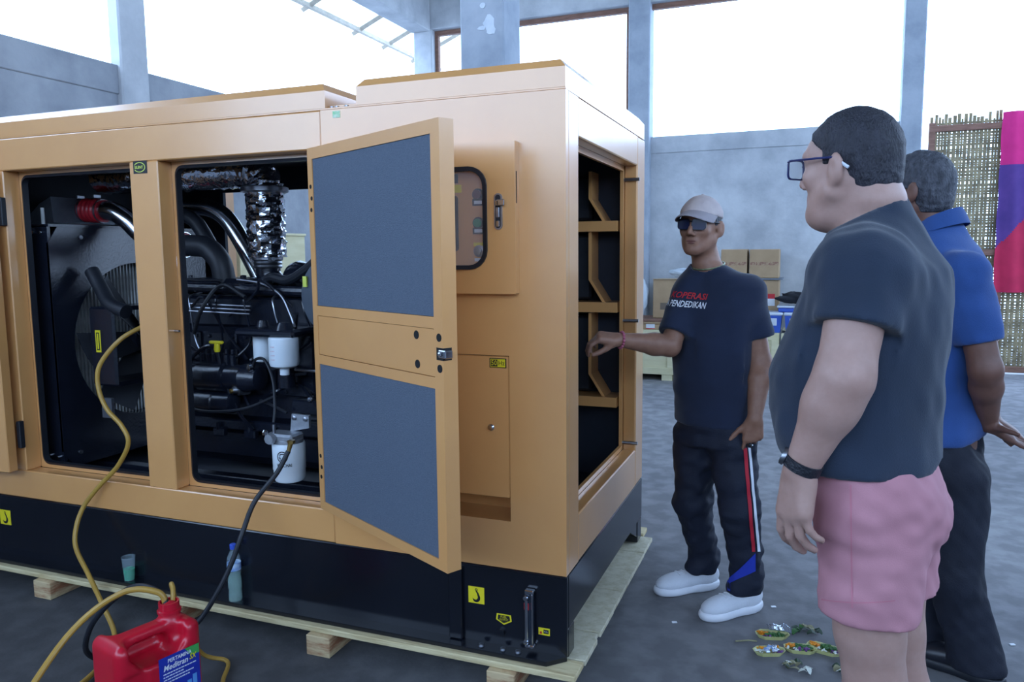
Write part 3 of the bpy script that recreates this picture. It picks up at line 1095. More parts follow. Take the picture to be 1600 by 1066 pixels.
# -- far side and inner lining
fs = MB()
for a, b in (((XL, 1.19, 0.396), (-2.40, 1.215, 1.964)), ((-0.90, 1.19, 0.396), (0 - 0.06, 1.215, 1.964)),
             ((-2.40, 1.19, 1.828), (-0.90, 1.215, 1.964)), ((-2.40, 1.19, 0.396), (-0.90, 1.215, 0.56))):
    fs.box(a, b)
fs.build('far_side_panel', M_OCHRE, GEN)
ln = MB()
for a, b in (((XL, 1.165, 0.396), (-2.36, 1.186, 1.964)), ((-0.94, 1.165, 0.396), (-0.62, 1.186, 1.964)),
             ((-2.36, 1.165, 1.815), (-0.94, 1.186, 1.964)), ((-2.36, 1.165, 0.396), (-0.94, 1.186, 0.58)),
             ((-0.62, 1.165, 0.396), (-0.061, 1.186, 1.964)),
             ((XL, 0.09, 1.935), (-0.075, 1.165, 1.962)), ((XL, 0.031, 0.396), (-0.075, 1.165, 0.410)),
             ((-2.80, 0.09, 0.41), (-2.78, 1.165, 1.935)), ((-0.80, 0.166, 0.41), (-0.78, 1.165, 1.30)),
             ((-0.90, 0.085, 0.41), (-0.078, 0.166, 0.545)), ((-0.90, 0.12, 0.67), (-0.078, 0.16, 1.935))):
    ln.box(a, b)
ln.build('black_liner', M_INNER, GEN)
# opened far door seen edge-on through the bay
gbox('far_door', (-2.45, 1.22, 0.56), (-2.40, 1.30, 1.83), bev=0.004)
# air inlet hoods on the far wall, seen through the end opening
for zt, zb in ((1.80, 1.61), (1.54, 1.25), (1.17, 0.82)):
    hd = MB()
    path = [(-0.215, zt + 0.02), (-0.215, zb + 0.09), (-0.145, zb - 0.02)]
    for (xa, za), (xb, zb_) in zip(path[:-1], path[1:]):
        hd.prism([(xa, 1.04, za), (xa + 0.014, 1.04, za), (xb + 0.014, 1.04, zb_), (xb, 1.04, zb_)], (0, 0.12, 0))
    hd.box((-0.62, 1.02, zb - 0.055), (-0.08, 1.16, zb - 0.01))
    H = hd.build('inlet_hood', M_OCHRE, GEN)
    MB().box((-0.60, 1.10, zb), (-0.22, 1.16, zt), 0.01).build('foam_pad', M_RUBBER, H)

# -- black skid base
bb = MB()
bb.box((XL, 0.0, 0.110), (-0.0008, 0.02, 0.392), 0.004)
bb.box((XL, -0.002, 0.384), (-0.0, 0.02, 0.3955), 0.0035)
BASE = bb.build('skid_side', M_BLACK, GEN)
MB().prism([(XL, -0.055, 0.101), (-0.055, -0.055, 0.101), (0, 0.0, 0.101), (XL, 0.0, 0.101)], (0, 0, 0.016)).build('skid_flange', M_BLACK, GEN)
gbox('skid_end_plate', (-0.022, 0.0205, 0.205), (0, 1.216, 0.3945), M_BLACK, 0.004)
gbox('skid_end_foot', (-0.10, 0.0205, 0.102), (-0.001, 0.09, 0.206), M_BLACK, 0.004)
gbox('skid_end_foot', (-0.10, 1.13, 0.102), (-0.001, 1.214, 0.206), M_BLACK, 0.004)
MB().prism([(-0.004, 1.13, 0.206), (-0.004, 1.13, 0.13), (-0.004, 0.98, 0.206)], (-0.02, 0, 0)).build('skid_gusset', M_BLACK, GEN)
gbox('skid_cross_member', (-0.16, 0.09, 0.102), (-0.10, 1.13, 0.30), mat('grey_steel', (70, 78, 88), 0.4, 0, (60, 68, 78), 5), 0.004)
gbox('skid_far_side', (XL, 1.19, 0.102), (-0.101, 1.214, 0.394), M_BLACK, 0.004)
gbox('skid_floor', (XL, 0.021, 0.37), (-0.101, 1.19, 0.394), M_BLACK, 0.0)
gbox('lifting_lug', (-0.428, -0.018, 0.118), (-0.378, 0.001, 0.382), M_BLACK, 0.004)
MB().lathe([(0.013, 0), (0.013, 0.012), (0.006, 0.013)], (-0.235, 0.0, 0.165), (0, -1, 0), 12).build('drain_plug', M_BLACK, GEN)
for x in (-0.30, -0.22, -0.165):
    MB().lathe([(0.011, 0), (0.009, 0.007), (0.003, 0.009)], (x, -0.028, 0.117), (0, 0, 1), 10).build('flange_bolt', M_STEEL, GEN)
# fuel sight gauge
SG = MB().box((-0.146, -0.018, 0.142), (-0.113, 0.001, 0.335), 0.005).build('sight_gauge', mat('gauge_dark', (50, 56, 66), 0.25, 0.3, (44, 50, 60), 9), GEN)
MB().tube([(-0.136, -0.022, 0.165), (-0.136, -0.022, 0.315)], 0.006, 10).build('sight_tube', M_CHROME, SG)
MB().box((-0.119, -0.024, 0.15), (-0.113, -0.016, 0.325), 0.002).build('gauge_rail', M_CHROME, SG)
MB().box((-0.145, -0.0195, 0.268), (-0.128, -0.0178, 0.292)).build('red_mark', M_REDPRINT, SG)
for z in (0.312, 0.158):
    MB().lathe([(0.011, 0), (0.011, 0.006), (0.008, 0.012), (0.003, 0.013)], (-0.137, -0.018, z), (0, -1, 0), 10).build('gauge_bolt', M_CHROME, SG)
gbox('gauge_cap', (-0.143, -0.024, 0.325), (-0.110, -0.002, 0.339), M_CHROME, 0.003, SG)
gbox('gauge_foot', (-0.143, -0.024, 0.134), (-0.110, -0.002, 0.146), M_CHROME, 0.003, SG)


# -- stickers
def strip2(path, w):
    """flat tapered stroke in (a, b): polygon list of quads"""
    P = np.asarray(path, float)
    T = np.gradient(P, axis=0)
    T /= np.linalg.norm(T, axis=1)[:, None]
    N = np.stack([-T[:, 1], T[:, 0]], 1)
    w = np.asarray(w, float)[:, None] / 2
    return P + N * w, P - N * w


def hook_sticker(xc, zc, s):
    y = -0.0006
    S = MB().box((xc - s / 2, y - 0.0006, zc - s / 2), (xc + s / 2, 0.0002, zc + s / 2)).build('hook_sticker', M_YEL, GEN)
    mb = MB()
    th = [math.radians(a) for a in range(50, -170, -12)]
    path = [(0.0, 0.26), (0.03, 0.20), (0.09, 0.13)] + [(-0.03 + 0.20 * math.cos(t), -0.13 + 0.22 * math.sin(t)) for t in th[1:]]
    n = len(path)
    w = [0.06 + 0.11 * math.sin(PI * (i + 1) / n) for i in range(n)]
    w[-1] = 0.008
    w[-2] = 0.035
    w[-3] = 0.06
    A, B = strip2(np.array(path) * s, np.array(w) * s)
    P = lambda q: (xc + q[0], y - 0.0010, zc + q[1])
    for i in range(n - 1):
        mb.add([P(A[i]), P(A[i + 1]), P(B[i + 1]), P(B[i])], [(0, 1, 2, 3)])
    m = 16
    for k in range(m):
        a0, a1 = 2 * PI * k / m, 2 * PI * (k + 1) / m
        q = [((0.040 + 0.045 * e) * math.cos(a), 0.33 + (0.040 + 0.045 * e) * math.sin(a)) for a, e in ((a0, 0), (a1, 0), (a1, 1), (a0, 1))]
        mb.add([P((t[0] * s, t[1] * s)) for t in q], [(0, 1, 2, 3)])
    mb.build('hook_print', M_DECALBLK, S, smooth=False)
    return S


hook_sticker(-0.328, 0.283, 0.060)
hook_sticker(-2.668, 0.290, 0.068)
EX, EZ = (1, 0, 0), (0, 0, 1)
# fuel output shield
S = MB().prism([(-0.252, -0.0002, 0.230), (-0.200, -0.0002, 0.230), (-0.197, -0.0002, 0.208), (-0.226, -0.0002, 0.192), (-0.255, -0.0002, 0.208)], (0, -0.0010, 0)).build('fuel_sticker', M_YEL, GEN)
MB().prism([(-0.247, -0.0012, 0.226), (-0.205, -0.0012, 0.226), (-0.203, -0.0012, 0.210), (-0.226, -0.0012, 0.198), (-0.249, -0.0012, 0.210)], (0, -0.0006, 0)).build('fuel_sticker_field', M_DECALBLK, S)
mb = MB()
text_at(mb, 'FUEL', 0.011, (-0.226, -0.0019, 0.220), EX, EZ)
text_at(mb, 'OUTPUT', 0.010, (-0.226, -0.0019, 0.2105), EX, EZ, width=0.032)
mb.build('fuel_lettering', M_YEL, S, smooth=False)
S = MB().box((-0.100, -0.0012, 0.180), (-0.060, 0.0, 0.205)).build('gauge_sticker', M_YEL, GEN)
MB().box((-0.082, -0.0018, 0.186), (-0.064, -0.0008, 0.200)).build('sticker_field', M_DECALBLK, S)
MB().box((-0.095, -0.0018, 0.184), (-0.088, -0.0008, 0.192)).build('sticker_mark', M_REDPRINT, S)
text_at(MB(), 'FUEL', 0.006, (-0.073, -0.002, 0.193), EX, EZ).build('sticker_lettering', M_LID, S, smooth=False)
# SILENT sticker on the pillar
S = MB().box((-1.770, -0.0012, 1.786), (-1.700, 0.0, 1.834)).build('silent_sticker', M_DECALBLK, GEN)
mb = MB()
m = 26
for k in range(m):
    a0, a1 = [math.radians(-150 + 300 * (k + e) / m) for e in (0, 1)]
    ra = lambda a, s_: (-1.738 + (0.026 + 0.0035 * s_) * math.cos(a), -0.0017, 1.810 + (0.0165 + 0.0030 * s_) * math.sin(a))
    mb.add([ra(a0, 0), ra(a0, 1), ra(a1, 1), ra(a1, 0)], [(0, 1, 2, 3)])
text_at(mb, 'SILENT', 0.0155, (-1.741, -0.0014, 1.8095), EX, EZ, width=0.043, bold=0.0003)
mb.build('silent_lettering', mat('print_lime', (205, 214, 92), 0.5, 0, (196, 206, 86), 9), S, smooth=False)
# 50Hz sticker on the hatch
S = MB().box((-0.268, 0.0018, 1.084), (-0.208, 0.0032, 1.116)).build('frequency_sticker', M_DECALBLK, GEN)
MB().box((-0.2645, 0.0012, 1.0865), (-0.2385, 0.0020, 1.1135)).build('sticker_border', M_YEL, S)
MB().box((-0.2625, 0.0008, 1.0885), (-0.2395, 0.0014, 1.1115)).build('sticker_field', M_DECALBLK, S)
MB().box((-0.238, 0.0012, 1.0865), (-0.2115, 0.0020, 1.1135)).build('sticker_field', M_YEL, S)
text_at(MB(), '50', 0.024, (-0.251, 0.0004, 1.1), EX, EZ, width=0.019, lift=0.0002).build('sticker_lettering', M_YEL, S, smooth=False)
text_at(MB(), 'Hz', 0.022, (-0.2247, 0.0010, 1.1), EX, EZ, width=0.021, lift=0.0004).build('sticker_lettering', M_DECALBLK, S, smooth=False)

# -- the opened door, inner side towards the viewer
TH = math.radians(28.22)
DU = np.array([math.cos(TH), -math.sin(TH), 0])
DN = np.array([-math.sin(TH), -math.cos(TH), 0])
DO = np.array([-0.944, -0.02, 0])


def dp(s, z, d=0.0):
    return DO + DU * s + DN * d + np.array([0, 0, z])


def dbox(mb, s0, s1, z0, z1, d0, d1, bev=0.0):
    return mb.obox(dp((s0 + s1) / 2, (z0 + z1) / 2, (d0 + d1) / 2), (DU, np.array([0, 0, 1.0]), DN), (abs(s1 - s0) / 2, abs(z1 - z0) / 2, abs(d1 - d0) / 2), bev)


DW, DZ0, DZ1 = 0.797, 0.532, 1.834
mb = MB()
dbox(mb, 0, DW, DZ0, DZ1, -0.050, -0.045)                      # outer skin
dbox(mb, 0, 0.034, DZ0, DZ1, -0.045, 0)
dbox(mb, 0.754, DW, DZ0, DZ1, -0.045, 0)
dbox(mb, 0.034, 0.754, 1.795, DZ1, -0.045, 0)
dbox(mb, 0.034, 0.754, DZ0, 0.563, -0.045, 0)
dbox(mb, 0.034, 0.754, 1.249, 1.283, -0.045, 0)
dbox(mb, 0.034, 0.754, 1.075, 1.108, -0.045, 0)
DOOR = mb.build('access_door', M_OCHRE, GEN)
dbox(MB(), 0.0355, 0.7525, 1.1095, 1.2475, -0.020, -0.0015, 0.001).build('middle_panel', M_OCHRE, DOOR)
for z0, z1 in ((1.284, 1.794), (0.564, 1.074)):
    dbox(MB(), 0.035, 0.753, z0, z1, -0.04, -0.003).build('foam_panel', M_FOAM, DOOR)
for s, z, r in ((0.019, 1.701, 0.0075), (0.024, 1.660, 0.0075), (0.019, 1.620, 0.0075), (0.017, 0.733, 0.0075), (0.022, 0.692, 0.0075), (0.017, 0.655, 0.0075),
                (0.661, 1.225, 0.013), (0.778, 1.225, 0.012), (0.664, 1.138, 0.013), (0.780, 1.136, 0.012)):
    d0 = -0.0015 if 0.6 < s < 0.7 else 0.0
    MB().lathe([(r, 0), (r, 0.0012)], dp(s, z, d0 - 0.0002), DN, 16).build('punched_hole', M_HOLE, DOOR)
dbox(MB(), 0.765, 0.7975, 1.160, 1.196, -0.030, 0.0008).build('latch_slot', M_HOLE, DOOR)
mb = MB()
dbox(mb, 0.776, 0.812, 1.166, 1.190, -0.024, 0.004, 0.003)
dbox(mb, 0.781, 0.796, 1.172, 1.184, 0.003, 0.010, 0.003)
mb.build('latch', M_CHROME, DOOR)
for z in (1.66, 0.69):
    MB().cyl(dp(-0.006, z - 0.05, -0.02), dp(-0.006, z + 0.05, -0.02), 0.009, 10).build('hinge', M_RUBBER, DOOR)
# the other door, folded right back along the side
mb = MB()
TH2 = math.radians(174)
a, b = np.array([-2.512, -0.028, 0]), np.array([math.cos(TH2), -math.sin(TH2), 0])
n2 = np.array([b[1], -b[0], 0])
mb.obox(a + b * 0.4 + np.array([0, -0.026, 1.183]), (b, np.array([0, 0, 1.0]), n2), (0.4, 0.651, 0.024), 0.004)
D2 = mb.build('access_door', M_OCHRE, GEN)
mb = MB()
for z in (1.66, 0.69):
    MB().box((-2.516, -0.026, z - 0.06), (-2.494, -0.002, z + 0.06), 0.003).build('hinge', M_RUBBER, D2)

# ------------------------------------------------------------------ radiator, fan and engine inside the generator
RAD = MB()
n = 48
yc, zc, rf = 0.61, 1.055, 0.385
lo = []
li = []
for k in range(n):
    a = 2 * PI * k / n
    cy, cz = math.cos(a), math.sin(a)
    t = min(0.475 / max(abs(cy), 1e-6), (0.55 if cz > 0 else 0.555) / max(abs(cz), 1e-6))
    lo.append((-2.45, yc + cy * t, zc + cz * t))
    li.append((-2.45, yc + rf * cy, zc + rf * cz))
RAD.ring(lo, li, (0.012, 0, 0))
RAD.box((-2.63, 0.135, 0.50), (-2.44, 0.150, 1.605)).box((-2.63, 1.07, 0.50), (-2.44, 1.085, 1.605)).box((-2.63, 0.135, 1.60), (-2.43, 1.085, 1.612))
RADO = RAD.build('radiator', M_INNER, GEN)
RADO.data.materials[0] = M_ENGINE
MB().ring([(-2.438, y + 0, z) for _, y, z in li], [(-2.438, yc + (y - yc) * 0.985, zc + (z - zc) * 0.985) for _, y, z in li], (-0.07, 0, 0)).build('fan_shroud', M_ENGINE, RADO)
MB().box((-2.60, 0.16, 0.52), (-2.56, 1.06, 1.59)).build('radiator_core', M_HOLE, RADO)
y = yc - rf + 0.010
proto = None
while y < yc + rf - 0.006:
    if proto is None:
        proto = MB().box((-2.535, -0.0045, zc - 0.40), (-2.52, 0.0045, zc + 0.40)).build('fin_bar', M_FIN, RADO, origin=(-2.5275, 0, zc))
        fb = proto
    else:
        fb = proto.copy()
        COL.objects.link(fb)
        fb.parent = RADO
    fb.location = Vector((-2.5275, y, zc)) - Vector(ORG[RADO.name])
    y += 0.0195
for yy, zz in ((0.30, 1.555), (0.62, 1.555), (0.94, 1.555), (0.22, 0.56), (0.75, 0.56)):
    MB().lathe([(0.010, 0), (0.010, 0.006), (0.004, 0.007)], (-2.438, yy, zz), (1, 0, 0), 8).build('bolt', M_STEEL, RADO)
for xx, zz in ((-2.62, 1.57), (-2.59, 1.57), (-2.52, 1.575), (-2.47, 1.575), (-2.60, 1.59), (-2.53, 1.59), (-2.60, 0.565), (-2.56, 0.565), (-2.52, 0.56), (-2.47, 0.555)):
    MB().lathe([(0.007, 0), (0.007, 0.010), (0.003, 0.012)], (xx, 0.135, zz), (0, -1, 0), 8).build('bolt', M_CHROME, RADO)
for xx in (-2.61, -2.565):
    MB().lathe([(0.008, 0), (0.010, 0.012), (0.005, 0.02), (0.005, 0.035)], (xx, 0.15, 1.612), (0, 0, 1), 8).build('bleed_valve', M_CHROME, RADO)
MB().tube([(-2.49, 0.16, 1.61), (-2.49, 0.16, 1.685)], 0.008, 8).build('vent_pipe', M_FIN, RADO)
MB().box((-2.61, 0.1335, 1.37), (-2.565, 0.1352, 1.47)).build('rating_plate', mat('dull_plate', (84, 92, 98), 0.4, 0.4, (74, 82, 88), 8), RADO)
# charge-air tank and red hose
MB().prism([(-2.80, 0.28, 1.613), (-2.66, 0.28, 1.715), (-2.585, 0.28, 1.745), (-2.575, 0.28, 1.625), (-2.43, 0.28, 1.613)], (0, 0.34, 0)).build(
    'charge_air_tank', mat('dull_aluminium', (98, 104, 112), 0.5, 0.5, (84, 90, 98), 8), RADO)
prof = []
for i in range(31):
    t = i / 30
    prof.append((0.052 + (0.006 * abs(math.sin(t * PI * 5)) if 0.12 < t < 0.88 else 0.002), 0.13 * t))
MB().lathe(prof, (-2.575, 0.45, 1.69), (1, 0, -0.06), 20).build('red_hose', M_REDHOSE, GEN)
for x in (-2.568, -2.462):
    c_ = MB().lathe([(0.0565, 0), (0.0565, 0.011)], (x, 0.45, 1.69 - (x + 2.575) * 0.06), (1, 0, -0.06), 20)
    c_.box((x, 0.40, 1.742), (x + 0.012, 0.44, 1.758), 0.002)
    c_.build('hose_clamp', M_STEEL, GEN)
MB().tube(spline([(-2.46, 0.45, 1.684), (-2.40, 0.455, 1.68), (-2.33, 0.47, 1.64), (-2.26, 0.49, 1.57), (-2.16, 0.50, 1.53), (-2.05, 0.50, 1.52)], 8), 0.046, 18).build('charge_pipe', M_CHROME, GEN)
# fan
FAN = MB().lathe([(0.07, 0), (0.085, 0.02), (0.085, 0.05), (0.05, 0.07), (0.05, 0.20)], (-2.43, yc, zc), (1, 0, 0), 20).build('fan', M_ENGINE, GEN)
for k in range(7):
    a = 2 * PI * k / 7 + 0.5
    er = np.array([0, math.cos(a), math.sin(a)])
    et = np.array([0, -math.sin(a), math.cos(a)])
    G = []
    for i in range(7):
        r = 0.07 + 0.29 * i / 6
        w = 0.055 + 0.035 * i / 6
        tw = math.radians(38 - 10 * i / 6)
        G.append([np.array([-2.40, yc, zc]) + er * r + s * w * (et * math.cos(tw) + np.array([1, 0, 0]) * math.sin(tw)) + np.array([-0.012 * (1 - s * s), 0, 0]) for s in (-1, -0.5, 0, 0.5, 1)])
    MB().sheet(G, 0.004, (1, 0, 0)).build('fan_blade', M_RUBBER, FAN)

EB = MB()
EB.box((-2.08, 0.37, 0.74), (-1.12, 0.86, 1.15), 0.02)
EB.box((-2.02, 0.42, 0.52), (-1.20, 0.80, 0.70), 0.04)
EB.box((-2.06, 0.345, 0.695), (-1.14, 0.87, 0.742), 0.006)
EB.box((-2.06, 0.385, 1.15), (-1.14, 0.84, 1.285), 0.012)
EB.box((-2.17, 0.38, 0.70), (-2.07, 0.86, 1.24), 0.03)
ENG = EB.build('engine', M_ENGINE, GEN)
for i in range(6):
    x = -1.985 + i * 0.15
    mb = MB().box((x - 0.062, 0.42, 1.285), (x + 0.062, 0.72, 1.362), 0.018)
    mb.lathe([(0.014, 0), (0.014, 0.012), (0.006, 0.014)], (x, 0.50, 1.362), (0, 0, 1), 10)
    mb.box((x - 0.068, 0.41, 1.283), (x + 0.068, 0.73, 1.295), 0.003)
    mb.build('rocker_cover', M_ENGINE, ENG)
    MB().tube(spline([(x, 0.40, 1.30), (x - 0.01, 0.335, 1.285), (x + 0.01, 0.315, 1.23), (x + 0.015, 0.33, 1.10), (x * 0.55 - 0.74, 0.30, 1.02)], 5), 0.005, 6).build('injector_pipe', M_STEEL if i in (1, 4) else M_ENGINE, ENG)
for i, z in enumerate((1.252, 1.236, 1.220)):
    MB().tube([(-1.83, 0.318 - 0.004 * i, z + 0.004), (-1.50, 0.318 - 0.004 * i, z - 0.004)], 0.0042, 8).build('fuel_line', M_STEEL, ENG)
mb = MB()
for i in range(5):
    x = -1.98 + i * 0.2
    mb.box((x, 0.355, 0.86), (x + 0.16, 0.372, 1.13), 0.006)
    for z in (0.88, 1.11):
        for dx in (0.015, 0.145):
            mb.lathe([(0.009, 0), (0.009, 0.008), (0.004, 0.009)], (x + dx, 0.355, z), (0, -1, 0), 6)
mb.build('side_cover', M_ENGINE, ENG)
# intake manifold along the top front, wiring harness
MB().tube([(-1.95, 0.36, 1.33), (-1.25, 0.36, 1.31)], 0.022, 10).build('intake_manifold', M_ENGINE, ENG)
rnd = random.Random(5)
for i in range(9):
    x0 = rnd.uniform(-2.0, -1.4)
    z0 = rnd.uniform(0.85, 1.33)
    pts = [(x0, rnd.uniform(0.28, 0.34), z0)]
    for k in range(3):
        pts.append((pts[-1][0] + rnd.uniform(0.05, 0.16), rnd.uniform(0.26, 0.34), max(0.74, min(1.36, pts[-1][2] + rnd.uniform(-0.14, 0.12)))))
    MB().tube(spline(pts, 6), rnd.choice((0.005, 0.007, 0.009)), 7).build('wiring', M_RUBBER if i % 2 else M_ENGINE, ENG)
# injection pump
mb = MB().lathe([(0.03, 0), (0.072, 0.01), (0.075, 0.06), (0.06, 0.065), (0.06, 0.13), (0.068, 0.135), (0.068, 0.27), (0.055, 0.275), (0.055, 0.36), (0.062, 0.365), (0.05, 0.44), (0.03, 0.45)], (-1.88, 0.285, 0.945), (1, 0, 0), 20)
for i in range(6):
    mb.lathe([(0.014, 0), (0.014, 0.05), (0.009, 0.055), (0.009, 0.075)], (-1.74 + i * 0.032, 0.285, 0.99), (0, 0, 1), 8)
mb.build('injection_pump', M_ENGINE, ENG)
MB().lathe([(0.04, 0), (0.052, 0.01), (0.052, 0.16), (0.046, 0.165), (0.046, 0.25), (0.03, 0.26)], (-1.83, 0.275, 0.835), (1, 0, 0), 18).build('starter_motor', M_ENGINE, ENG)
MB().lathe([(0.018, 0), (0.026, 0.004), (0.026, 0.05), (0.017, 0.055), (0.014, 0.075), (0.006, 0.077)], (-1.52, 0.31, 0.895), (-0.5, -0.86, 0), 12).build('shutoff_valve', M_STEEL, ENG)
MB().lathe([(0.010, 0), (0.010, 0.03)], (-1.545, 0.26, 0.893), (-0.5, -0.86, 0), 10).build('brass_fitting', mat('brass', (180, 150, 90), 0.3, 0.9, (165, 136, 80), 10), ENG)
MB().lathe([(0.017, 0), (0.017, 0.015), (0.010, 0.018), (0.004, 0.02)], (-1.46, 0.255, 0.995), (-0.4, -0.9, 0), 14).build('fuel_cap', M_CHROME, ENG)
MB().tube(spline([(-1.455, 0.26, 1.00), (-1.42, 0.24, 1.035), (-1.36, 0.22, 1.035), (-1.30, 0.19, 0.96), (-1.265, 0.15, 0.86), (-1.262, 0.135, 0.80)], 8), 0.006, 8).build('fuel_hose', M_RUBBER, ENG)
for pts in ([(-1.95, 0.30, 0.86), (-1.86, 0.24, 0.83), (-1.70, 0.23, 0.80), (-1.50, 0.24, 0.82), (-1.35, 0.27, 0.88)],
            [(-2.0, 0.32, 0.98), (-1.9, 0.30, 0.99), (-1.8, 0.30, 1.0)], [(-1.45, 0.29, 0.85), (-1.38, 0.27, 0.84), (-1.30, 0.27, 0.81)]):
    MB().tube(spline(pts, 8), 0.006, 7).build('hose', M_RUBBER, ENG)
MB().lathe([(0.012, 0), (0.012, 0.018)], (-1.905, 0.255, 0.845), (1, -0.3, 0), 10).build('blue_connector', mat('blue_plastic_plug', (60, 130, 180), 0.4, 0, (52, 120, 170), 10), ENG)
for x in (-1.90, -1.72, -1.55, -1.42):
    mb = MB().box((x - 0.03, 0.325, 0.665), (x + 0.03, 0.36, 0.705), 0.006).lathe([(0.012, 0), (0.012, 0.03), (0.006, 0.033)], (x, 0.335, 0.695), (0, 0, 1), 8)
    mb.build('sump_bracket', M_ENGINE, ENG)
for x in (-1.20, -1.12):
    MB().lathe([(0.013, 0), (0.013, 0.008), (0.009, 0.012), (0.003, 0.013)], (x, 0.30, 0.868), (0, -1, 0), 10).build('mount_bolt', M_CHROME, ENG)
MB().box((-1.30, 0.30, 0.80), (-0.98, 0.36, 0.86), 0.006).box((-1.32, 0.31, 0.70), (-0.96, 0.36, 0.76), 0.006).build('engine_mount', M_ENGINE, ENG)
MB().cyl((-1.25, 0.27, 0.995), (-1.02, 0.27, 0.990), 0.006, 8).build('steel_pipe', M_STEEL, ENG)
MB().lathe([(0.036, 0), (0.036, 0.08)], (-1.31, 0.29, 0.915), (0, 0, 1), 14).build('cylinder_valve', M_ENGINE, ENG)
# dipstick
mb = MB().box((-1.672, 0.244, 1.090), (-1.600, 0.262, 1.104), 0.005)
mb.lathe([(0.011, 0), (0.014, 0.012), (0.011, 0.038)], (-1.633, 0.253, 1.056), (0, 0, 1), 10)
mb.build('dipstick_handle', M_YEL, ENG)
MB().tube(spline([(-1.633, 0.253, 1.058), (-1.62, 0.258, 0.98), (-1.585, 0.27, 0.86), (-1.56, 0.29, 0.78), (-1.53, 0.33, 0.71)], 6), 0.008, 8).build('dipstick_tube', M_ENGINE, ENG)
# spin-on filters
f1 = MB().lathe([(0.030, 0), (0.040, 0.006), (0.0425, 0.018), (0.0425, 0.108), (0.038, 0.113)], (-1.412, 0.28, 1.020), (0, 0, 1), 24).build('fuel_filter', M_FILTER, ENG)
mb = MB()
text_at(mb, 'FS', 0.022, (-1.452, 0.262, 1.098), (0.42, -0.91, 0), (0, 0, 1), lift=0.001)
mb.build('filter_print', M_REDPRINT, ENG, smooth=False)
MB().lathe([(0.016, -0.032), (0.019, -0.030), (0.019, -0.004), (0.040, 0), (0.055, 0.008), (0.0595, 0.022), (0.0595, 0.118), (0.055, 0.124)], (-1.248, 0.20, 1.014), (0, 0, 1), 26).build('fuel_filter', M_FILTER, ENG)
mb = MB()
for i in range(4):
    text_at(mb, ('AAAAAAAA', 'III IIII', 'IIIIII', 'IIII II')[i] if False else 'II I III II', 0.006, (-1.256, 0.1402, 1.102 - 0.017 * i), (1, 0.05, 0), (0, 0, 1), lift=0.0012)
mb.build('filter_small_print', M_REDPRINT, ENG, smooth=False)
MB().box((-1.47, 0.17, 1.137), (-1.18, 0.34, 1.168), 0.01).lathe([(0.03, 0), (0.02, 0.03)], (-1.41, 0.28, 1.165), (0, 0, 1), 12).lathe([(0.04, 0), (0.025, 0.03)], (-1.25, 0.21, 1.165), (0, 0, 1), 12).build('filter_head', M_ENGINE, ENG)
# water separator with the round emblem
FX, FY = -1.190, 0.130
f3 = MB().lathe([(0.045, 0.0), (0.056, 0.004), (0.0615, 0.018), (0.0620, 0.048), (0.0640, 0.051), (0.0645, 0.150), (0.0610, 0.156)], (FX, FY, 0.572), (0, 0, 1), 30).build('water_separator', M_FILTER, GEN)


def on_cyl(mb2, r, zc_, a0):
    """wrap flat (x, z) lettering onto the filter can; a0 = angle facing the viewer"""
    out = []
    for x, y_, z_ in mb2.v:
        a = a0 + x / r
        out.append((FX + r * math.cos(a), FY + r * math.sin(a), zc_ + z_))
    mb2.v = out
    return mb2


a0 = math.atan2(-2.48, 1.9) - 0.42
mb = MB()
for r0, r1 in ((0.0185, 0.0225),):
    for k in range(28):
        b0, b1 = 2 * PI * k / 28, 2 * PI * (k + 1) / 28
        mb.add([(r * math.cos(b), 0, r * math.sin(b)) for r, b in ((r0, b0), (r1, b0), (r1, b1), (r0, b1))], [(0, 1, 2, 3)])
for k in range(5):
    z = -0.011 + 0.0055 * k
    w = math.sqrt(max(1e-6, 0.0150 ** 2 - z * z))
    mb.add([(-w, 0, z - 0.0017), (w, 0, z - 0.0017), (w, 0, z + 0.0017), (-w, 0, z + 0.0017)], [(0, 1, 2, 3)])
tm = MB()
text_at(tm, 'WEICHAI', 0.0175, (0.006, 0, -0.034), (1, 0, 0), (0, 0, 1), lift=0, width=0.062, bold=0.0004)
mb.add(tm.v, tm.f)
on_cyl(mb, 0.0652, 0.682, a0).build('filter_emblem', M_DECALBLK, f3, smooth=False)
mb = MB().lathe([(0.058, 0), (0.058, 0.014), (0.045, 0.03), (0.02, 0.036)], (FX, FY, 0.728), (0, 0, 1), 18)
mb.box((FX - 0.075, FY - 0.055, 0.738), (FX + 0.055, FY + 0.03, 0.768), 0.008)
mb.lathe([(0.022, 0), (0.024, 0.006), (0.020, 0.02)], (FX - 0.035, FY - 0.058, 0.752), (0, -1, 0), 8)
mb.build('filter_housing', M_CAST, f3)
mb = MB().prism([(FX - 0.005, FY + 0.02, 0.765), (FX + 0.085, FY + 0.02, 0.785), (FX + 0.085, FY + 0.02, 0.835), (FX + 0.005, FY + 0.02, 0.838)], (0, 0.012, 0))
mb.build('filter_bracket', M_CAST, f3)
for x, z in ((FX + 0.018, 0.822), (FX + 0.070, 0.820)):
    MB().lathe([(0.010, 0), (0.010, 0.006), (0.005, 0.008)], (x, FY + 0.02, z), (0, -1, 0), 8).build('bolt', M_STEEL, f3)
MB().lathe([(0.010, 0), (0.012, 0.012), (0.006, 0.02)], (FX - 0.072, FY - 0.05, 0.762), (0, 0, 1), 10).build('banjo_bolt', M_CHROME, f3)
MB().tube([(FX - 0.045, FY - 0.03, 0.765), (FX - 0.045, FY - 0.028, 0.80)], 0.007, 8).build('hose_tail', M_STEEL, f3)
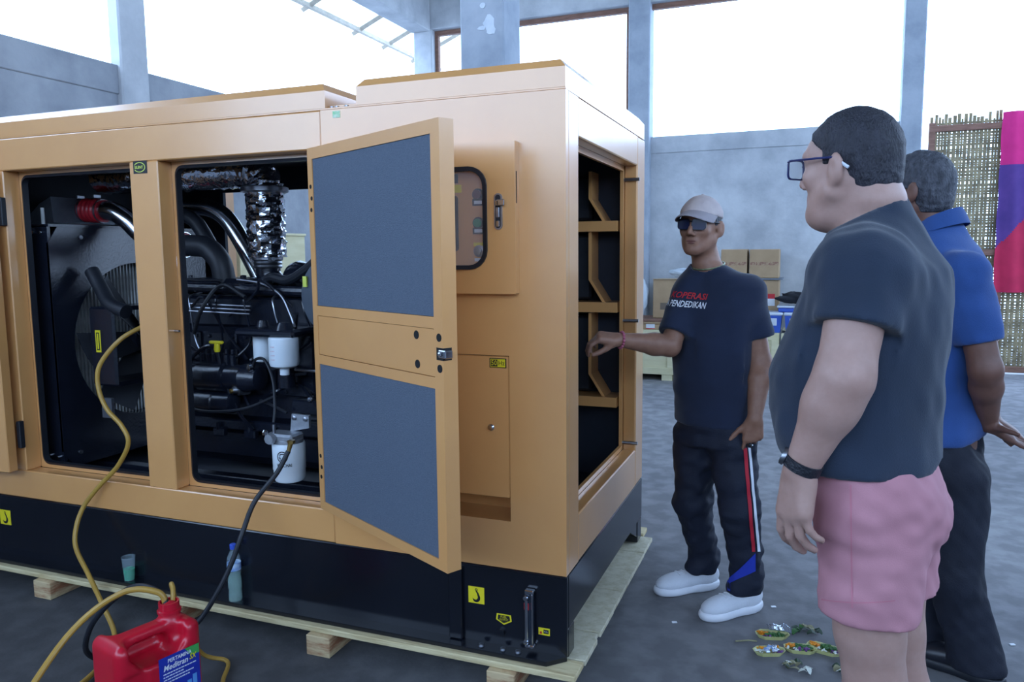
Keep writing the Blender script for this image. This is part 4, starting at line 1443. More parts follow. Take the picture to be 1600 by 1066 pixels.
MB().tube([(FX + 0.075, FY - 0.085, 0.750), (FX + 0.068, FY - 0.092, 0.715)], [0.010, 0.008], 10).lathe([(0.015, 0), (0.015, 0.012)], (FX + 0.078, FY - 0.085, 0.748), (0, 0, 1), 6).build('brass_tail', MATS['brass'], f3)

# elbows, exhaust and air cleaner
MB().tube(spline([(-2.03, 0.50, 1.515), (-1.96, 0.50, 1.512), (-1.88, 0.50, 1.50), (-1.815, 0.50, 1.44), (-1.795, 0.50, 1.37), (-1.795, 0.50, 1.33)], 8), 0.050, 18).build('air_elbow', M_RUBBER, GEN)
MB().lathe([(0.056, 0), (0.058, 0.01), (0.055, 0.03), (0.058, 0.05), (0.056, 0.06)], (-2.065, 0.50, 1.517), (1, 0, 0), 20).build('red_hose', M_REDHOSE, GEN)
MB().lathe([(0.0595, 0), (0.0595, 0.012)], (-2.02, 0.50, 1.517), (1, 0, 0), 20).box((-2.03, 0.435, 1.47), (-2.00, 0.445, 1.53), 0.002).tube([(-2.012, 0.44, 1.47), (-2.005, 0.44, 1.41)], 0.004, 6).build('hose_clamp', M_CHROME, GEN)
MB().tube(spline([(-2.40, 0.72, 1.70), (-2.20, 0.75, 1.712), (-2.08, 0.75, 1.70), (-1.985, 0.75, 1.65), (-1.90, 0.75, 1.54), (-1.80, 0.75, 1.37), (-1.77, 0.75, 1.31)], 8), 0.043, 18).build('coolant_pipe', M_CHROME, GEN)
MB().tube(spline([(-2.42, 0.66, 1.66), (-2.25, 0.67, 1.675), (-2.13, 0.67, 1.65), (-2.06, 0.67, 1.58), (-1.97, 0.66, 1.44), (-1.93, 0.66, 1.33)], 8), 0.036, 14).build('coolant_hose', M_RUBBER, GEN)


def crumple(name, path, r, parent, seed, m=None):
    rg = random.Random(seed)
    ph = [(rg.uniform(20, 60), rg.randint(2, 9), rg.uniform(0, 6)) for _ in range(7)]
    mb = MB()
    P = np.asarray(path, float)
    mb.tube(P, r, 36, True)
    V = np.array(mb.v)
    for i in range(len(P)):
        for k in range(36):
            a = 2 * PI * k / 36
            s = 1 + 0.035 * sum(math.sin(w * i * 0.06 + q * a + p) for w, q, p in ph) / 2.0 + rg.uniform(-0.02, 0.02)
            j = i * 36 + k
            V[j] = P[i] + (V[j] - P[i]) * s
    mb.v = [tuple(q) for q in V]
    return mb.build(name, m or M_FOIL, parent, angle=25)


crumple('exhaust_foil_wrap', [(-1.585, 0.55, 1.455 + 0.30 * i / 26) for i in range(27)], 0.084, GEN, 4)
pth = spline([(-1.585, 0.55, 1.755), (-1.59, 0.55, 1.80), (-1.63, 0.54, 1.835), (-1.72, 0.53, 1.845), (-1.9, 0.52, 1.845), (-2.15, 0.51, 1.845), (-2.5, 0.50, 1.845)], 9)
crumple('exhaust_foil_wrap', pth, 0.078, GEN, 9)
MB().lathe([(0.092, 0), (0.104, 0.006), (0.104, 0.024), (0.092, 0.030)], (-1.585, 0.55, 1.742), (0, 0, 1), 26).build('exhaust_clamp', M_STEEL, GEN)
mb = MB().lathe([(0.060, 0), (0.064, 0.008), (0.060, 0.016), (0.064, 0.024), (0.060, 0.032), (0.068, 0.040), (0.068, 0.055)], (-1.585, 0.55, 1.405), (0, 0, 1), 22)
mb.cyl((-1.535, 0.50, 1.445), (-1.49, 0.47, 1.447), 0.009, 8)
mb.build('exhaust_bellows', M_STEEL, GEN)
MB().tube(spline([(-1.585, 0.55, 1.41), (-1.58, 0.55, 1.37), (-1.54, 0.55, 1.33), (-1.46, 0.55, 1.30)], 6), 0.055, 16).build('turbo_elbow', M_ENGINE, GEN)
MB().lathe([(0.05, 0), (0.10, 0.02), (0.11, 0.05), (0.10, 0.09), (0.06, 0.11), (0.06, 0.16)], (-1.46, 0.55, 1.33), (1, 0, 0), 20).build('turbocharger', M_ENGINE, GEN)
MB().tube(spline([(-1.52, 0.40, 1.33), (-1.42, 0.36, 1.37), (-1.32, 0.34, 1.36), (-1.22, 0.32, 1.40), (-1.12, 0.30, 1.46)], 6), 0.02, 10).build('breather_hose', M_RUBBER, GEN)
MB().tube(spline([(-1.60, 0.36, 1.36), (-1.45, 0.33, 1.345), (-1.33, 0.30, 1.30), (-1.26, 0.27, 1.22), (-1.235, 0.26, 1.17)], 6), 0.006, 8).build('sensor_cable', M_STEEL, GEN)
AC = MB().lathe([(0.13, 0), (0.165, 0.008), (0.17, 0.02), (0.17, 0.25), (0.14, 0.27)], (-1.045, 0.27, 1.30), (0, 1, 0), 34).build('air_cleaner', mat('grey_canister', (74, 82, 92), 0.4, 0, (66, 74, 84), 6), GEN)
MB().box((-1.190, 0.262, 1.335), (-1.172, 0.2705, 1.378)).build('service_sticker', MATS['print_lime'], AC)
# belt guard with yellow strip, alternator, bay rails
MB().box((-2.33, 0.22, 0.88), (-2.18, 0.24, 1.24), 0.01).box((-2.33, 0.24, 0.88), (-2.18, 0.50, 0.90)).box((-2.33, 0.24, 1.22), (-2.18, 0.50, 1.24)).build('belt_guard', M_ENGINE, GEN)
S = MB().box((-2.292, 0.2185, 1.035), (-2.262, 0.2205, 1.135)).build('guard_sticker', M_YEL, GEN)
MB().box((-2.286, 0.2178, 1.045), (-2.268, 0.2188, 1.125)).build('sticker_field', M_DECALBLK, S)
MB().box((-2.281, 0.2172, 1.05), (-2.273, 0.2180, 1.12)).build('sticker_stripe', M_YEL, S)
MB().tube(spline([(-2.38, 0.30, 1.40), (-2.30, 0.28, 1.31), (-2.22, 0.25, 1.25), (-2.12, 0.24, 1.22)], 6), 0.032, 14).build('lower_coolant_hose', M_RUBBER, GEN)
MB().box((-2.26, 0.20, 0.74), (-2.20, 0.215, 0.83)).build('caution_plate', mat('dull_plate2', (76, 78, 84), 0.5, 0, (68, 70, 76), 8), GEN)
MB().lathe([(0.16, 0), (0.27, 0.02), (0.28, 0.05), (0.28, 0.10), (0.25, 0.12), (0.25, 0.55), (0.22, 0.58)], (-1.12, 0.61, 0.88), (1, 0, 0), 36).build('alternator', M_ENGINE, GEN)
MB().lathe([(0.20, 0), (0.20, 0.03), (0.17, 0.045), (0.05, 0.05)], (-0.54, 0.61, 0.88), (1, 0, 0), 30).build('alternator_cover', MATS['grey_canister'], GEN)
for y in (0.40, 0.80):
    MB().box((-2.7, y - 0.03, 0.41), (-0.3, y + 0.03, 0.47), 0.004).build('mounting_rail', M_ENGINE, GEN)
MB().obox((-1.62, 0.22, 0.425), (unit((1, 0.35, 0.0)), unit((-0.35, 1, 0.0)), (0, 0, 1)), (0.22, 0.012, 0.012), 0.003).build('floor_strip', M_STEEL, GEN)

# ------------------------------------------------------------------ pallet under the generator
PAL = thing('pallet', 'pale pine plank pallet carrying the generator', 'pallet', (-1.9, 0.6, 0))
MB().box((-4.1, -0.082, 0.078), (0.052, 0.02, 0.0995), 0.003).build('front_board', M_PLY, PAL)
MB().box((-4.1, 1.26, 0.078), (0.0, 1.36, 0.0995), 0.003).build('rear_board', M_PLY, PAL)
y = 0.028
rnd = random.Random(2)
for w in (0.165, 0.045, 0.205, 0.165, 0.215, 0.215, 0.205):
    MB().box((-0.55, y, 0.079), (0.050 + rnd.uniform(-0.006, 0.006), y + w - 0.006, 0.0985 + rnd.uniform(-0.003, 0.001)), 0.002).build('deck_board', M_PLYY, PAL)
    y += w
for x in (-2.33, -0.92, -0.20, -1.62, -3.2):
    mb = MB()
    MB().box((x - 0.05, -0.105, 0.0), (x + 0.05, 1.30, 0.077), 0.003).build('bearer', M_BLOCK, PAL)

# ------------------------------------------------------------------ small things by the machine
def at_dir(ang):
    t = math.radians(ang)
    rt = np.array([0.933, 0.359, 0])
    aw = np.array([-0.359, 0.933, 0])
    return math.cos(t) * rt + math.sin(t) * aw, -math.sin(t) * rt + math.cos(t) * aw


CA, CBV = at_dir(54)
CZ = np.array([0, 0, 1.0])
CW, CT, CH = 0.27, 0.175, 0.33
CN = np.array([-1.140, -0.569, 0])
CO = CN - CA * (CW - 0.062) - CBV * CT / 2


def cp(a, b, z):
    return CO + CA * a + CBV * b + CZ * z


JC = thing('jerrycan', 'red plastic oil jerrycan with blue label and hoses in its mouth', 'jerrycan', tuple(cp(CW / 2, CT / 2, 0)))
cs = np.array([cp(a, b, z) for a in (-0.02, CW + 0.02) for b in (-0.02, CT + 0.02) for z in (-0.01, 0.40)])
F = Field(cs.min(0), cs.max(0), 0.0042)
AX = (CA, CBV, CZ)
F.rbox(cp(CW / 2, CT / 2, CH / 2), AX, (CW / 2, CT / 2, CH / 2), 0.032)
# scoop under the handle, side hollows, neck
F.rbox(cp(0.125, 0.03, 0.268), AX, (0.066, 0.085, 0.030), 0.026, 0.012, cut=True)
F.rbox(cp(0.128, 0.0, 0.325), AX, (0.088, 0.056, 0.062), 0.030, 0.02, cut=True)
F.rbox(cp(0.128, CT, 0.325), AX, (0.088, 0.056, 0.062), 0.030, 0.02, cut=True)
F.rbox(cp(0.05, 0.0, 0.13), AX, (0.03, 0.004, 0.10), 0.003, 0.02, cut=True)
F.cone(cp(CW - 0.058, CT / 2, 0.32), cp(CW - 0.058, CT / 2, 0.352), 0.034, 0.030, 0.012)
F.build('can_body', mat('red_plastic', (196, 20, 44), 0.3, 0, (182, 16, 40), 5, coat=0.2), JC, smooth_it=2)
mb = MB().lathe([(0.030, 0), (0.036, 0.002), (0.036, 0.010), (0.031, 0.012), (0.031, 0.036), (0.026, 0.036), (0.024, 0.01)], cp(CW - 0.058, CT / 2, 0.345), CZ, 22, caps=False)
mb.build('can_neck', MATS['red_plastic'], JC)
# label on the broad face
l0, l1 = 0.120, 0.252
def lquad(mb, a0, a1, z0, z1, d):
    P = [cp(a0, 0, z0), cp(a1, 0, z0), cp(a1, 0, z1), cp(a0, 0, z1)]
    mb.prism([p + CBV * (0.003 if False else 0.0) for p in P], -CBV * d)
    return mb
LBL = lquad(MB(), l0, l1, 0.03, 0.252, 0.0012).build('label', mat('label_blue', (34, 52, 156), 0.35, 0, (30, 48, 148), 6), JC)
mb = MB()
mb.prism([cp(0.205, 0, 0.252), cp(l1, 0, 0.252), cp(l1, 0, 0.222), cp(0.225, 0, 0.222)], -CBV * 0.0018)
mb.build('label_green_corner', mat('label_green', (70, 160, 80), 0.4, 0, (62, 150, 74), 6), LBL)
nz = -CBV
mb = MB()
text_at(mb, 'PERTAMINA', 0.017, cp(0.186, 0, 0.236) + nz * 0.0020, CA, CZ, lift=0.0006, width=0.078, shear=0.1, bold=0.0003)
text_at(mb, 'Meditran', 0.025, cp(0.172, 0, 0.216) + nz * 0.0020, CA, CZ, lift=0.0006, width=0.080, shear=0.25, bold=0.0005)
mb.build('label_lettering', M_WHITEPRINT, LBL, smooth=False)
text_at(MB(), 'SX', 0.024, cp(0.228, 0, 0.219) + nz * 0.0024, CA, CZ, lift=0.0006, width=0.024, shear=0.25, bold=0.0005).build('label_grade', M_YEL, LBL, smooth=False)
mb = MB()
for i, w in enumerate((0.10, 0.065, 0.10, 0.08, 0.03, 0.03, 0.035, 0.03, 0.03)):
    z = 0.196 - 0.0095 * i
    a = 0.132
    rr = random.Random(i)
    while a < 0.132 + w:
        ww = rr.uniform(0.004, 0.011)
        mb.prism([cp(a, 0, z), cp(a + ww, 0, z), cp(a + ww, 0, z + 0.0035), cp(a, 0, z + 0.0035)], -CBV * 0.0017)
        a += ww + 0.002
mb.build('label_small_print', M_LID, LBL, smooth=False)
mb = MB()
for i in range(3):
    a = 0.190 + 0.018 * i
    mb.prism([cp(a, 0, 0.04), cp(a + 0.014, 0, 0.04), cp(a + 0.014, 0, 0.135 + 0.012 * i), cp(a, 0, 0.135 + 0.012 * i)], -CBV * 0.0017)
mb.build('label_chart', mat('label_sky', (90, 150, 210), 0.4, 0, (80, 140, 200), 6), LBL, smooth=False)

# hoses
mouth = cp(CW - 0.058, CT / 2, 0.375)
M_YHOSE = mat('ochre_hose', (176, 138, 60), 0.4, 0, (160, 124, 52), 9)
yh = spline([(-1.90, 0.13, 1.175), (-1.955, 0.05, 1.12), (-2.02, 0.0, 1.02), (-2.025, -0.012, 0.93), (-1.985, -0.014, 0.84), (-1.906, -0.014, 0.77), (-1.878, -0.014, 0.70),
             (-1.94, -0.018, 0.60), (-2.05, -0.025, 0.50), (-2.11, -0.05, 0.42), (-2.12, -0.085, 0.34), (-2.10, -0.11, 0.26), (-2.02, -0.125, 0.16), (-1.90, -0.17, 0.07),
             (-1.74, -0.26, 0.016), (-1.62, -0.40, 0.016), (-1.55, -0.60, 0.016), (-1.56, -0.80, 0.018), (-1.50, -0.98, 0.030), (-1.36, -1.02, 0.10), tuple(CN + np.array([-0.24, -0.17, 0.30])), tuple(CN + np.array([-0.13, -0.06, 0.412])), tuple(mouth + np.array([-0.03, -0.012, 0.035])), tuple(mouth + np.array([-0.002, -0.004, -0.02]))], 8)
tag(MB().tube(yh, 0.0095, 10).build('ochre_hose', M_YHOSE), 'ochre hose looping from the engine bay into the red jerrycan', 'hose')
tag(MB().tube(spline([(-1.885, 0.20, 1.225), (-1.88, 0.17, 1.21), (-1.90, 0.132, 1.178)], 5), [0.010] * 11, 10).build('hose_coupling', M_CHROME), 'short steel coupling at the top end of the ochre hose', 'coupling')
yh2 = spline([tuple(mouth + np.array([0.004, 0.010, -0.02])), tuple(mouth + np.array([-0.01, 0.03, 0.03])), tuple(mouth + np.array([-0.045, 0.06, 0.02])), tuple(CN + np.array([-0.10, 0.16, 0.20])), tuple(CN + np.array([-0.12, 0.26, 0.05])), tuple(CN + np.array([-0.05, 0.30, 0.016])), tuple(CN + np.array([0.02, 0.20, 0.016])),
              tuple(CN + np.array([0.10, 0.08, 0.014])), tuple(CN + np.array([0.10, -0.15, 0.014]))], 8)
tag(MB().tube(yh2, 0.0075, 8).build('drain_hose', M_YHOSE), 'thinner ochre hose tail looping behind the jerrycan', 'hose')
bh = spline([(FX + 0.068, FY - 0.092, 0.718), (-1.15, 0.0, 0.64), (-1.21, -0.06, 0.54), (-1.215, -0.13, 0.44), (-1.235, -0.17, 0.34), (-1.27, -0.21, 0.24), (-1.33, -0.26, 0.13), (-1.42, -0.32, 0.05), (-1.50, -0.42, 0.03), (-1.56, -0.52, 0.10), (-1.50, -0.56, 0.22), (-1.40, -0.56, 0.33), (-1.28, -0.56, 0.405), tuple(mouth + np.array([-0.03, 0.0, 0.025])), tuple(mouth + np.array([0.008, -0.012, -0.03]))], 8)
tag(MB().tube(bh, 0.0095, 10).build('suction_hose', M_RUBBER), 'black hose running from the white fuel filter into the jerrycan', 'hose')

# bottle and cup standing on the skid flange
BT = thing('water_bottle', 'clear plastic bottle half full of pale liquid on the skid flange', 'bottle', (-1.352, -0.029, 0.1175))
M_PET = mat('clear_pet', (205, 228, 236), 0.08, 0, (195, 220, 230), 8, alpha=0.16, bump=0.2, bscale=40)
P = [(0.024, 0), (0.026, 0.004), (0.0255, 0.03), (0.0235, 0.04), (0.0262, 0.052), (0.0262, 0.085), (0.0232, 0.10), (0.0262, 0.112), (0.0262, 0.155), (0.024, 0.175), (0.015, 0.195), (0.0105, 0.205), (0.0105, 0.212)]
MB().lathe(P, (-1.352, -0.029, 0.1175), CZ, 24).build('bottle_shell', M_PET, BT)
MB().lathe([(0.0225, 0.001), (0.0245, 0.005), (0.0222, 0.04), (0.0248, 0.054), (0.0248, 0.084), (0.022, 0.098), (0.0225, 0.105)], (-1.352, -0.029, 0.1175), CZ, 22).build('bottle_liquid', mat('pale_green_liquid', (150, 190, 170), 0.1, 0, (140, 180, 160), 4, alpha=0.35), BT)
MB().lathe([(0.0265, 0.125), (0.0265, 0.155)], (-1.352, -0.029, 0.1175), CZ, 24, caps=False).build('bottle_label', mat('label_paleblue', (90, 130, 196), 0.4, 0, (180, 200, 220), 30, 2), BT)
MB().lathe([(0.0125, 0.208), (0.0125, 0.226), (0.010, 0.228)], (-1.352, -0.029, 0.1175), CZ, 18).build('bottle_cap', mat('cap_blue', (60, 92, 196), 0.4, 0, (54, 84, 184), 8), BT)
CU = thing('plastic_cup', 'clear plastic cup of green liquid on the skid flange', 'cup', (-1.905, -0.028, 0.1175))
MB().lathe([(0.020, 0), (0.0265, 0.10), (0.0278, 0.10), (0.0278, 0.096)], (-1.905, -0.028, 0.1175), CZ, 22, caps=False).build('cup_shell', M_PET, CU)
MB().lathe([(0.0195, 0.002), (0.0228, 0.048)], (-1.905, -0.028, 0.1175), CZ, 22).build('cup_liquid', mat('green_liquid', (40, 170, 120), 0.1, 0, (34, 150, 108), 6, alpha=0.75), CU)

# ------------------------------------------------------------------ people
def ray_dir(px, py):
    return unit(RC @ np.array([(px - 800) / FPX, -(py - 533) / FPX, -1.0]))


class Plane:
    """vertical plane through a person's axis, square to the line from the camera"""
    def __init__(s, x, y):
        s.c = np.array([x, y, 0.0])
        s.n = unit(np.array([x - CAM[0], y - CAM[1], 0]))
        s.r = np.array([s.n[1], -s.n[0], 0])

    def __call__(s, px, py, off=0.0):
        d = ray_dir(px, py)
        t = ((s.c + s.n * off - CAM) @ s.n) / (d @ s.n)
        return CAM + d * t


def wob(amp, fr, seed, dirs=6):
    rg = np.random.RandomState(seed)
    W = rg.normal(size=(dirs, 3)) * fr
    ph = rg.uniform(0, 6.28, dirs)

    def fn(X, Y, Z):
        a = 0
        for w, p in zip(W, ph):
            a = a + np.sin(w[0] * X + w[1] * Y + w[2] * Z + p)
        return a * (amp / dirs)
    return fn


def hand(F, wrist, d, n, t, curls, sc=1.0, spread=0.0, thumb=(0.55, 0.75, -0.25), tcurl=25, rk=1.0, k=0.006):
    """d: wrist -> knuckles, n: out of the back of the hand, t: towards the thumb"""
    d, n, t = unit(d), unit(n), unit(t)
    n0 = n
    W = np.asarray(wrist, float)
    offs = (0.030, 0.010, -0.010, -0.028)
    reach = (0.084, 0.088, 0.083, 0.075)
    lens = ((0.042, 0.026, 0.021), (0.046, 0.029, 0.022), (0.042, 0.027, 0.021), (0.033, 0.020, 0.018))
    tips = []
    for i in range(4):
        b = W + d * reach[i] * sc + t * offs[i] * sc
        F.cone(W + d * 0.006 * sc + t * offs[i] * 0.55 * sc, b, 0.0165 * sc * rk, 0.0120 * sc * rk, 0.014)
        F.cone(W + d * 0.02 * sc + t * offs[i] * 0.7 * sc - n * 0.006, b - n * 0.005, 0.015 * sc * rk, 0.011 * sc * rk, 0.014)
        dd = unit(d + t * spread * offs[i] / 0.03)
        p = b
        r = (0.0098, 0.0100, 0.0096, 0.0084)[i] * sc * rk
        for j in range(3):
            a = math.radians(curls[i][j])
            dd, nn = unit(dd * math.cos(a) - n * math.sin(a)), None
            n_loc = unit(n - dd * (n @ dd))
            q = p + dd * lens[i][j] * sc
            F.cone(p, q, r, r * 0.92, k if j == 0 else 0.003)
            p = q
            r *= 0.92
            n_here = unit(np.cross(np.cross(dd, n), dd)) if abs(dd @ n) < 0.99 else n
            n = n_here if j < 2 else n
        tips.append(p)
        n = n0
    tb = W + d * 0.022 * sc + t * 0.024 * sc - n * 0.006 * sc
    td = unit(d * thumb[0] + t * thumb[1] + n * thumb[2])
    t1 = tb + td * 0.044 * sc
    F.cone(tb, t1, 0.0165 * sc * rk, 0.0125 * sc * rk, 0.012)
    a = math.radians(tcurl)
    td = unit(td * math.cos(a) + d * math.sin(a))
    t2 = t1 + td * 0.032 * sc
    F.cone(t1, t2, 0.0118 * sc * rk, 0.0110 * sc * rk, 0.004)
    td = unit(td * math.cos(a * 0.6) + d * math.sin(a * 0.6))
    t3 = t2 + td * 0.025 * sc
    F.cone(t2, t3, 0.0110 * sc * rk, 0.0090 * sc * rk, 0.003)
    return tips, t3


def head_axes(f, up=(0, 0, 1)):
    u = unit(up)
    f = unit(np.asarray(f, float) - u * (np.asarray(f, float) @ u))
    l = np.cross(u, f)                                    # left
    return l, f, u


def head(F, c, ax, s=1.0, jowl=0.0, cheeks=1.0):
    l, f, u = ax
    R = np.stack([l, f, u], 1)
    P = lambda a, b, e: np.asarray(c) + s * (a * l + b * f + e * u)
    F.ell(P(0, -0.006, 0.030), np.array([0.077, 0.100, 0.095]) * s, R, 0.0)
    F.ell(P(0, 0.030, -0.040), np.array([0.060 * cheeks, 0.066, 0.080]) * s, R, 0.03)
    F.ell(P(0, 0.060, 0.030), np.array([0.060, 0.040, 0.045]) * s, R, 0.02)
    for sg in (-1, 1):
        F.cone(P(sg * 0.060 * cheeks, 0.002, -0.055), P(sg * 0.020, 0.070, -0.100), 0.021 * s, 0.018 * s, 0.025)
        F.ell(P(sg * 0.043 * cheeks, 0.066, -0.020), np.array([0.022, 0.020, 0.020]) * s, R, 0.02)
        F.ell(P(sg * 0.030, 0.104, 0.010), np.array([0.020, 0.014, 0.012]) * s, R, 0.008, cut=True)
        F.ell(P(sg * 0.030, 0.086, 0.009), np.array([0.013, 0.0125, 0.0115]) * s, R, 0.003)
        F.cone(P(sg * 0.012, 0.098, 0.030), P(sg * 0.048, 0.088, 0.030), 0.008 * s, 0.006 * s, 0.012)
        F.ell(P(sg * 0.013, 0.106, -0.036), np.array([0.0085, 0.011, 0.0085]) * s, R, 0.006)
        er = R @ np.array(Matrix.Rotation(sg * math.radians(20), 3, 'Z'))
        F.ell(P(sg * 0.086, -0.016, -0.008), np.array([0.0105, 0.023, 0.036]) * s, er, 0.006)
        F.ell(P(sg * 0.098, -0.010, -0.004), np.array([0.0075, 0.011, 0.020]) * s, er, 0.003, cut=True)
        F.ell(P(sg * 0.078, -0.006, -0.036), np.array([0.009, 0.011, 0.012]) * s, er, 0.005)
    F.cone(P(0, 0.098, 0.014), P(0, 0.121, -0.028), 0.0085 * s, 0.0115 * s, 0.010)
    F.cone(P(-0.020, 0.088, -0.062), P(0.020, 0.088, -0.062), 0.0085 * s, 0.0085 * s, 0.008)
    F.cone(P(-0.017, 0.087, -0.074), P(0.017, 0.087, -0.074), 0.0090 * s, 0.0090 * s, 0.006)
    F.cone(P(-0.024, 0.106, -0.0675), P(0.024, 0.106, -0.0675), 0.002, 0.002, 0.0) if False else None
    F.ell(P(0, 0.074, -0.103), np.array([0.020, 0.018, 0.017]) * s, R, 0.02)
    if jowl:
        F.ell(P(0, 0.030, -0.105), np.array([0.058, 0.055, 0.036]) * s * (0.8 + jowl), R, 0.03)
    return P


def hair_shell(name, c, ax, s, m, parent, t=0.006, h=0.0045, line=0.052, back=-0.075, temple=0.0, bump=0.0025, seed=1, side=-0.004):
    l, f, u = ax
    R = np.stack([l, f, u], 1)
    c = np.asarray(c, float)
    F = Field(c - 0.16, c + 0.17, h)
    P = lambda a, b, e: c + s * (a * l + b * f + e * u)
    F.ell(P(0, -0.006, 0.030), np.array([0.077, 0.100, 0.095]) * s + t, R, 0.0)
    F.ell(P(0, 0.060, 0.030), np.array([0.060, 0.040, 0.045]) * s + t, R, 0.02)
    F.ell(P(0, -0.050, -0.035), np.array([0.058, 0.050, 0.060]) * s + t, R, 0.03)
    F.add(wob(bump, 160, seed, 8))

    def keep(X, Y, Z):
        px, py, pz = X - c[0], Y - c[1], Z - c[2]
        a = (px * l[0] + py * l[1] + pz * l[2]) / s
        b = (px * f[0] + py * f[1] + pz * f[2]) / s
        e = (px * u[0] + py * u[1] + pz * u[2]) / s
        top = line - e + 0.55 * np.maximum(b - 0.02, 0) - temple * np.maximum(np.abs(a) - 0.03, 0) * 2
        rear = np.maximum(b - side, back - e)
        rear = np.maximum(rear, b + 0.020 - 0.35 * np.maximum(e + 0.02, 0) * 2.2)
        burn = np.maximum(np.maximum(b - 0.022, -b - 0.03), 0.004 - e)
        return np.minimum(np.minimum(top, rear), burn)
    F.clip(keep)
    return F.build(name, m, parent, smooth_it=1)[0]


def bvh_of(V, F):
    return BVHTree.FromPolygons([tuple(p) for p in V], [tuple(q) for q in F.tolist()])


def onto(bv, px, py, lift=0.0015):
    d = ray_dir(px, py)
    loc, nr, _, _ = bv.ray_cast(Vector(CAM), Vector(d))
    if loc is None:
        return None
    return np.array(loc) + np.array(nr) * lift


def patch(bv, rows, name, m, parent, lift=0.0016):
    """cloth patch sewn on: rows of pixel points cast onto the garment"""
    G = []
    for r in rows:
        q = [onto(bv, x, y, lift) for x, y in r]
        if any(p is None for p in q):
            continue
        G.append(q)
    if len(G) < 2:
        return None
    return MB().sheet(G).build(name, m, parent, angle=180)


SKIN1 = mat('skin_tan', (146, 106, 86), 0.5, 0, (134, 95, 76), 30, 3, sss=0.08, bump=0.05, bscale=300)
SKIN2 = mat('skin_light_tan', (170, 136, 124), 0.5, 0, (160, 126, 114), 22, 3, sss=0.08, bump=0.05, bscale=300)
SKIN3 = mat('skin_brown', (112, 78, 66), 0.5, 0, (102, 70, 58), 30, 3, sss=0.08, bump=0.05, bscale=300)
TEE1 = mat('navy_black_cotton', (23, 32, 54), 0.9, 0, (27, 37, 61), 6, 3, bump=0.15, bscale=380, sheen=0.15)
TEE2 = mat('charcoal_navy_cotton', (27, 38, 54), 0.9, 0, (31, 43, 61), 6, 3, bump=0.15, bscale=380, sheen=0.15)
POLO = mat('royal_blue_pique', (36, 72, 132), 0.85, 0, (32, 66, 122), 6, 3, bump=0.2, bscale=420, sheen=0.15)
TRK = mat('black_track_fabric', (19, 25, 42), 0.75, 0, (24, 30, 48), 6, 3, bump=0.15, bscale=200)
PANT = mat('dark_trouser_fabric', (17, 21, 34), 0.8, 0, (22, 26, 40), 6, 3, bump=0.15, bscale=200)
PINK = mat('dusty_pink_twill', (180, 126, 134), 0.85, 0, (171, 118, 126), 7, 3, bump=0.12, bscale=500)
HAIRB = mat('black_hair', (30, 30, 38), 0.6, 0, (44, 44, 54), 60, 3, bump=0.8, bscale=260, stretch=(1, 1, 0.35))
HAIRG = mat('greying_hair', (78, 80, 88), 0.6, 0, (44, 46, 54), 70, 3, bump=0.9, bscale=240, stretch=(1, 1, 0.35))
SHOEW = mat('white_knit', (212, 215, 222), 0.7, 0, (214, 217, 224), 30, 3, bump=0.2, bscale=260)
SOLEW = mat('white_sole', (232, 233, 238), 0.5, 0, (224, 226, 232), 12)
LENS = mat('dark_lens', (22, 26, 54), 0.05, 0, (26, 30, 62), 3, coat=1.0)
FRAME = mat('dark_frame', (24, 26, 34), 0.35, 0, (30, 32, 40), 8)


def shoe(parent, heel, toe, m_up, m_sole, name='shoe', s=1.0, ankle=None, laces=True):
    heel, toe = np.asarray(heel, float), np.asarray(toe, float)
    d = unit(toe - heel)
    L = np.linalg.norm(toe - heel)
    sd = np.cross(np.array([0, 0, 1.0]), d)
    P = lambda a, b, z: heel + d * a * L + sd * b + np.array([0, 0, z])
    lo = np.minimum(heel, toe) - 0.09
    hi = np.maximum(heel, toe) + 0.09
    lo[2], hi[2] = -0.01, 0.16
    F = Field(lo, hi, 0.0045)
    R = np.stack([d, sd, np.array([0, 0, 1.0])], 1)
    F.ell(P(0.18, 0, 0.060), (0.062, 0.038, 0.052), R, 0.0)
    F.ell(P(0.55, 0, 0.050), (0.10, 0.042, 0.040), R, 0.03)
    F.ell(P(0.80, 0, 0.042), (0.064, 0.045, 0.030), R, 0.03)
    F.cone(P(0.22, 0, 0.06), P(0.20, 0, 0.100), 0.042, 0.040, 0.02)
    F.clip(lambda X, Y, Z: 0.026 - Z + 0 * X + 0 * Y)
    up, V, Q = F.build(name, m_up, parent, smooth_it=1)
    F2 = Field(lo, hi, 0.0045)
    F2.ell(P(0.20, 0, 0.022), (0.070, 0.044, 0.040), R, 0.0)
    F2.ell(P(0.55, 0, 0.018), (0.12, 0.044, 0.032), R, 0.03)
    F2.ell(P(0.80, 0, 0.020), (0.072, 0.050, 0.030), R, 0.03)
    F2.clip(lambda X, Y, Z: np.maximum(0.001 - Z, Z - 0.036) + 0 * X + 0 * Y)
    F2.build('sole', m_sole, up if False else parent, smooth_it=1)
    if laces:
        bv = bvh_of(V, Q)
        for i in range(4):
            a = 0.40 + 0.09 * i
            pts = []
            for b in np.linspace(-0.022, 0.022, 7):
                o_ = P(a, b, 0.2)
                loc, nr, _, _ = bv.ray_cast(Vector(o_), Vector((0, 0, -1)))
                if loc is not None:
                    pts.append(np.array(loc) + np.array(nr) * 0.001)
            if len(pts) > 3:
                MB().tube(pts, 0.0032, 6).build('lace', m_sole, parent)
    return up


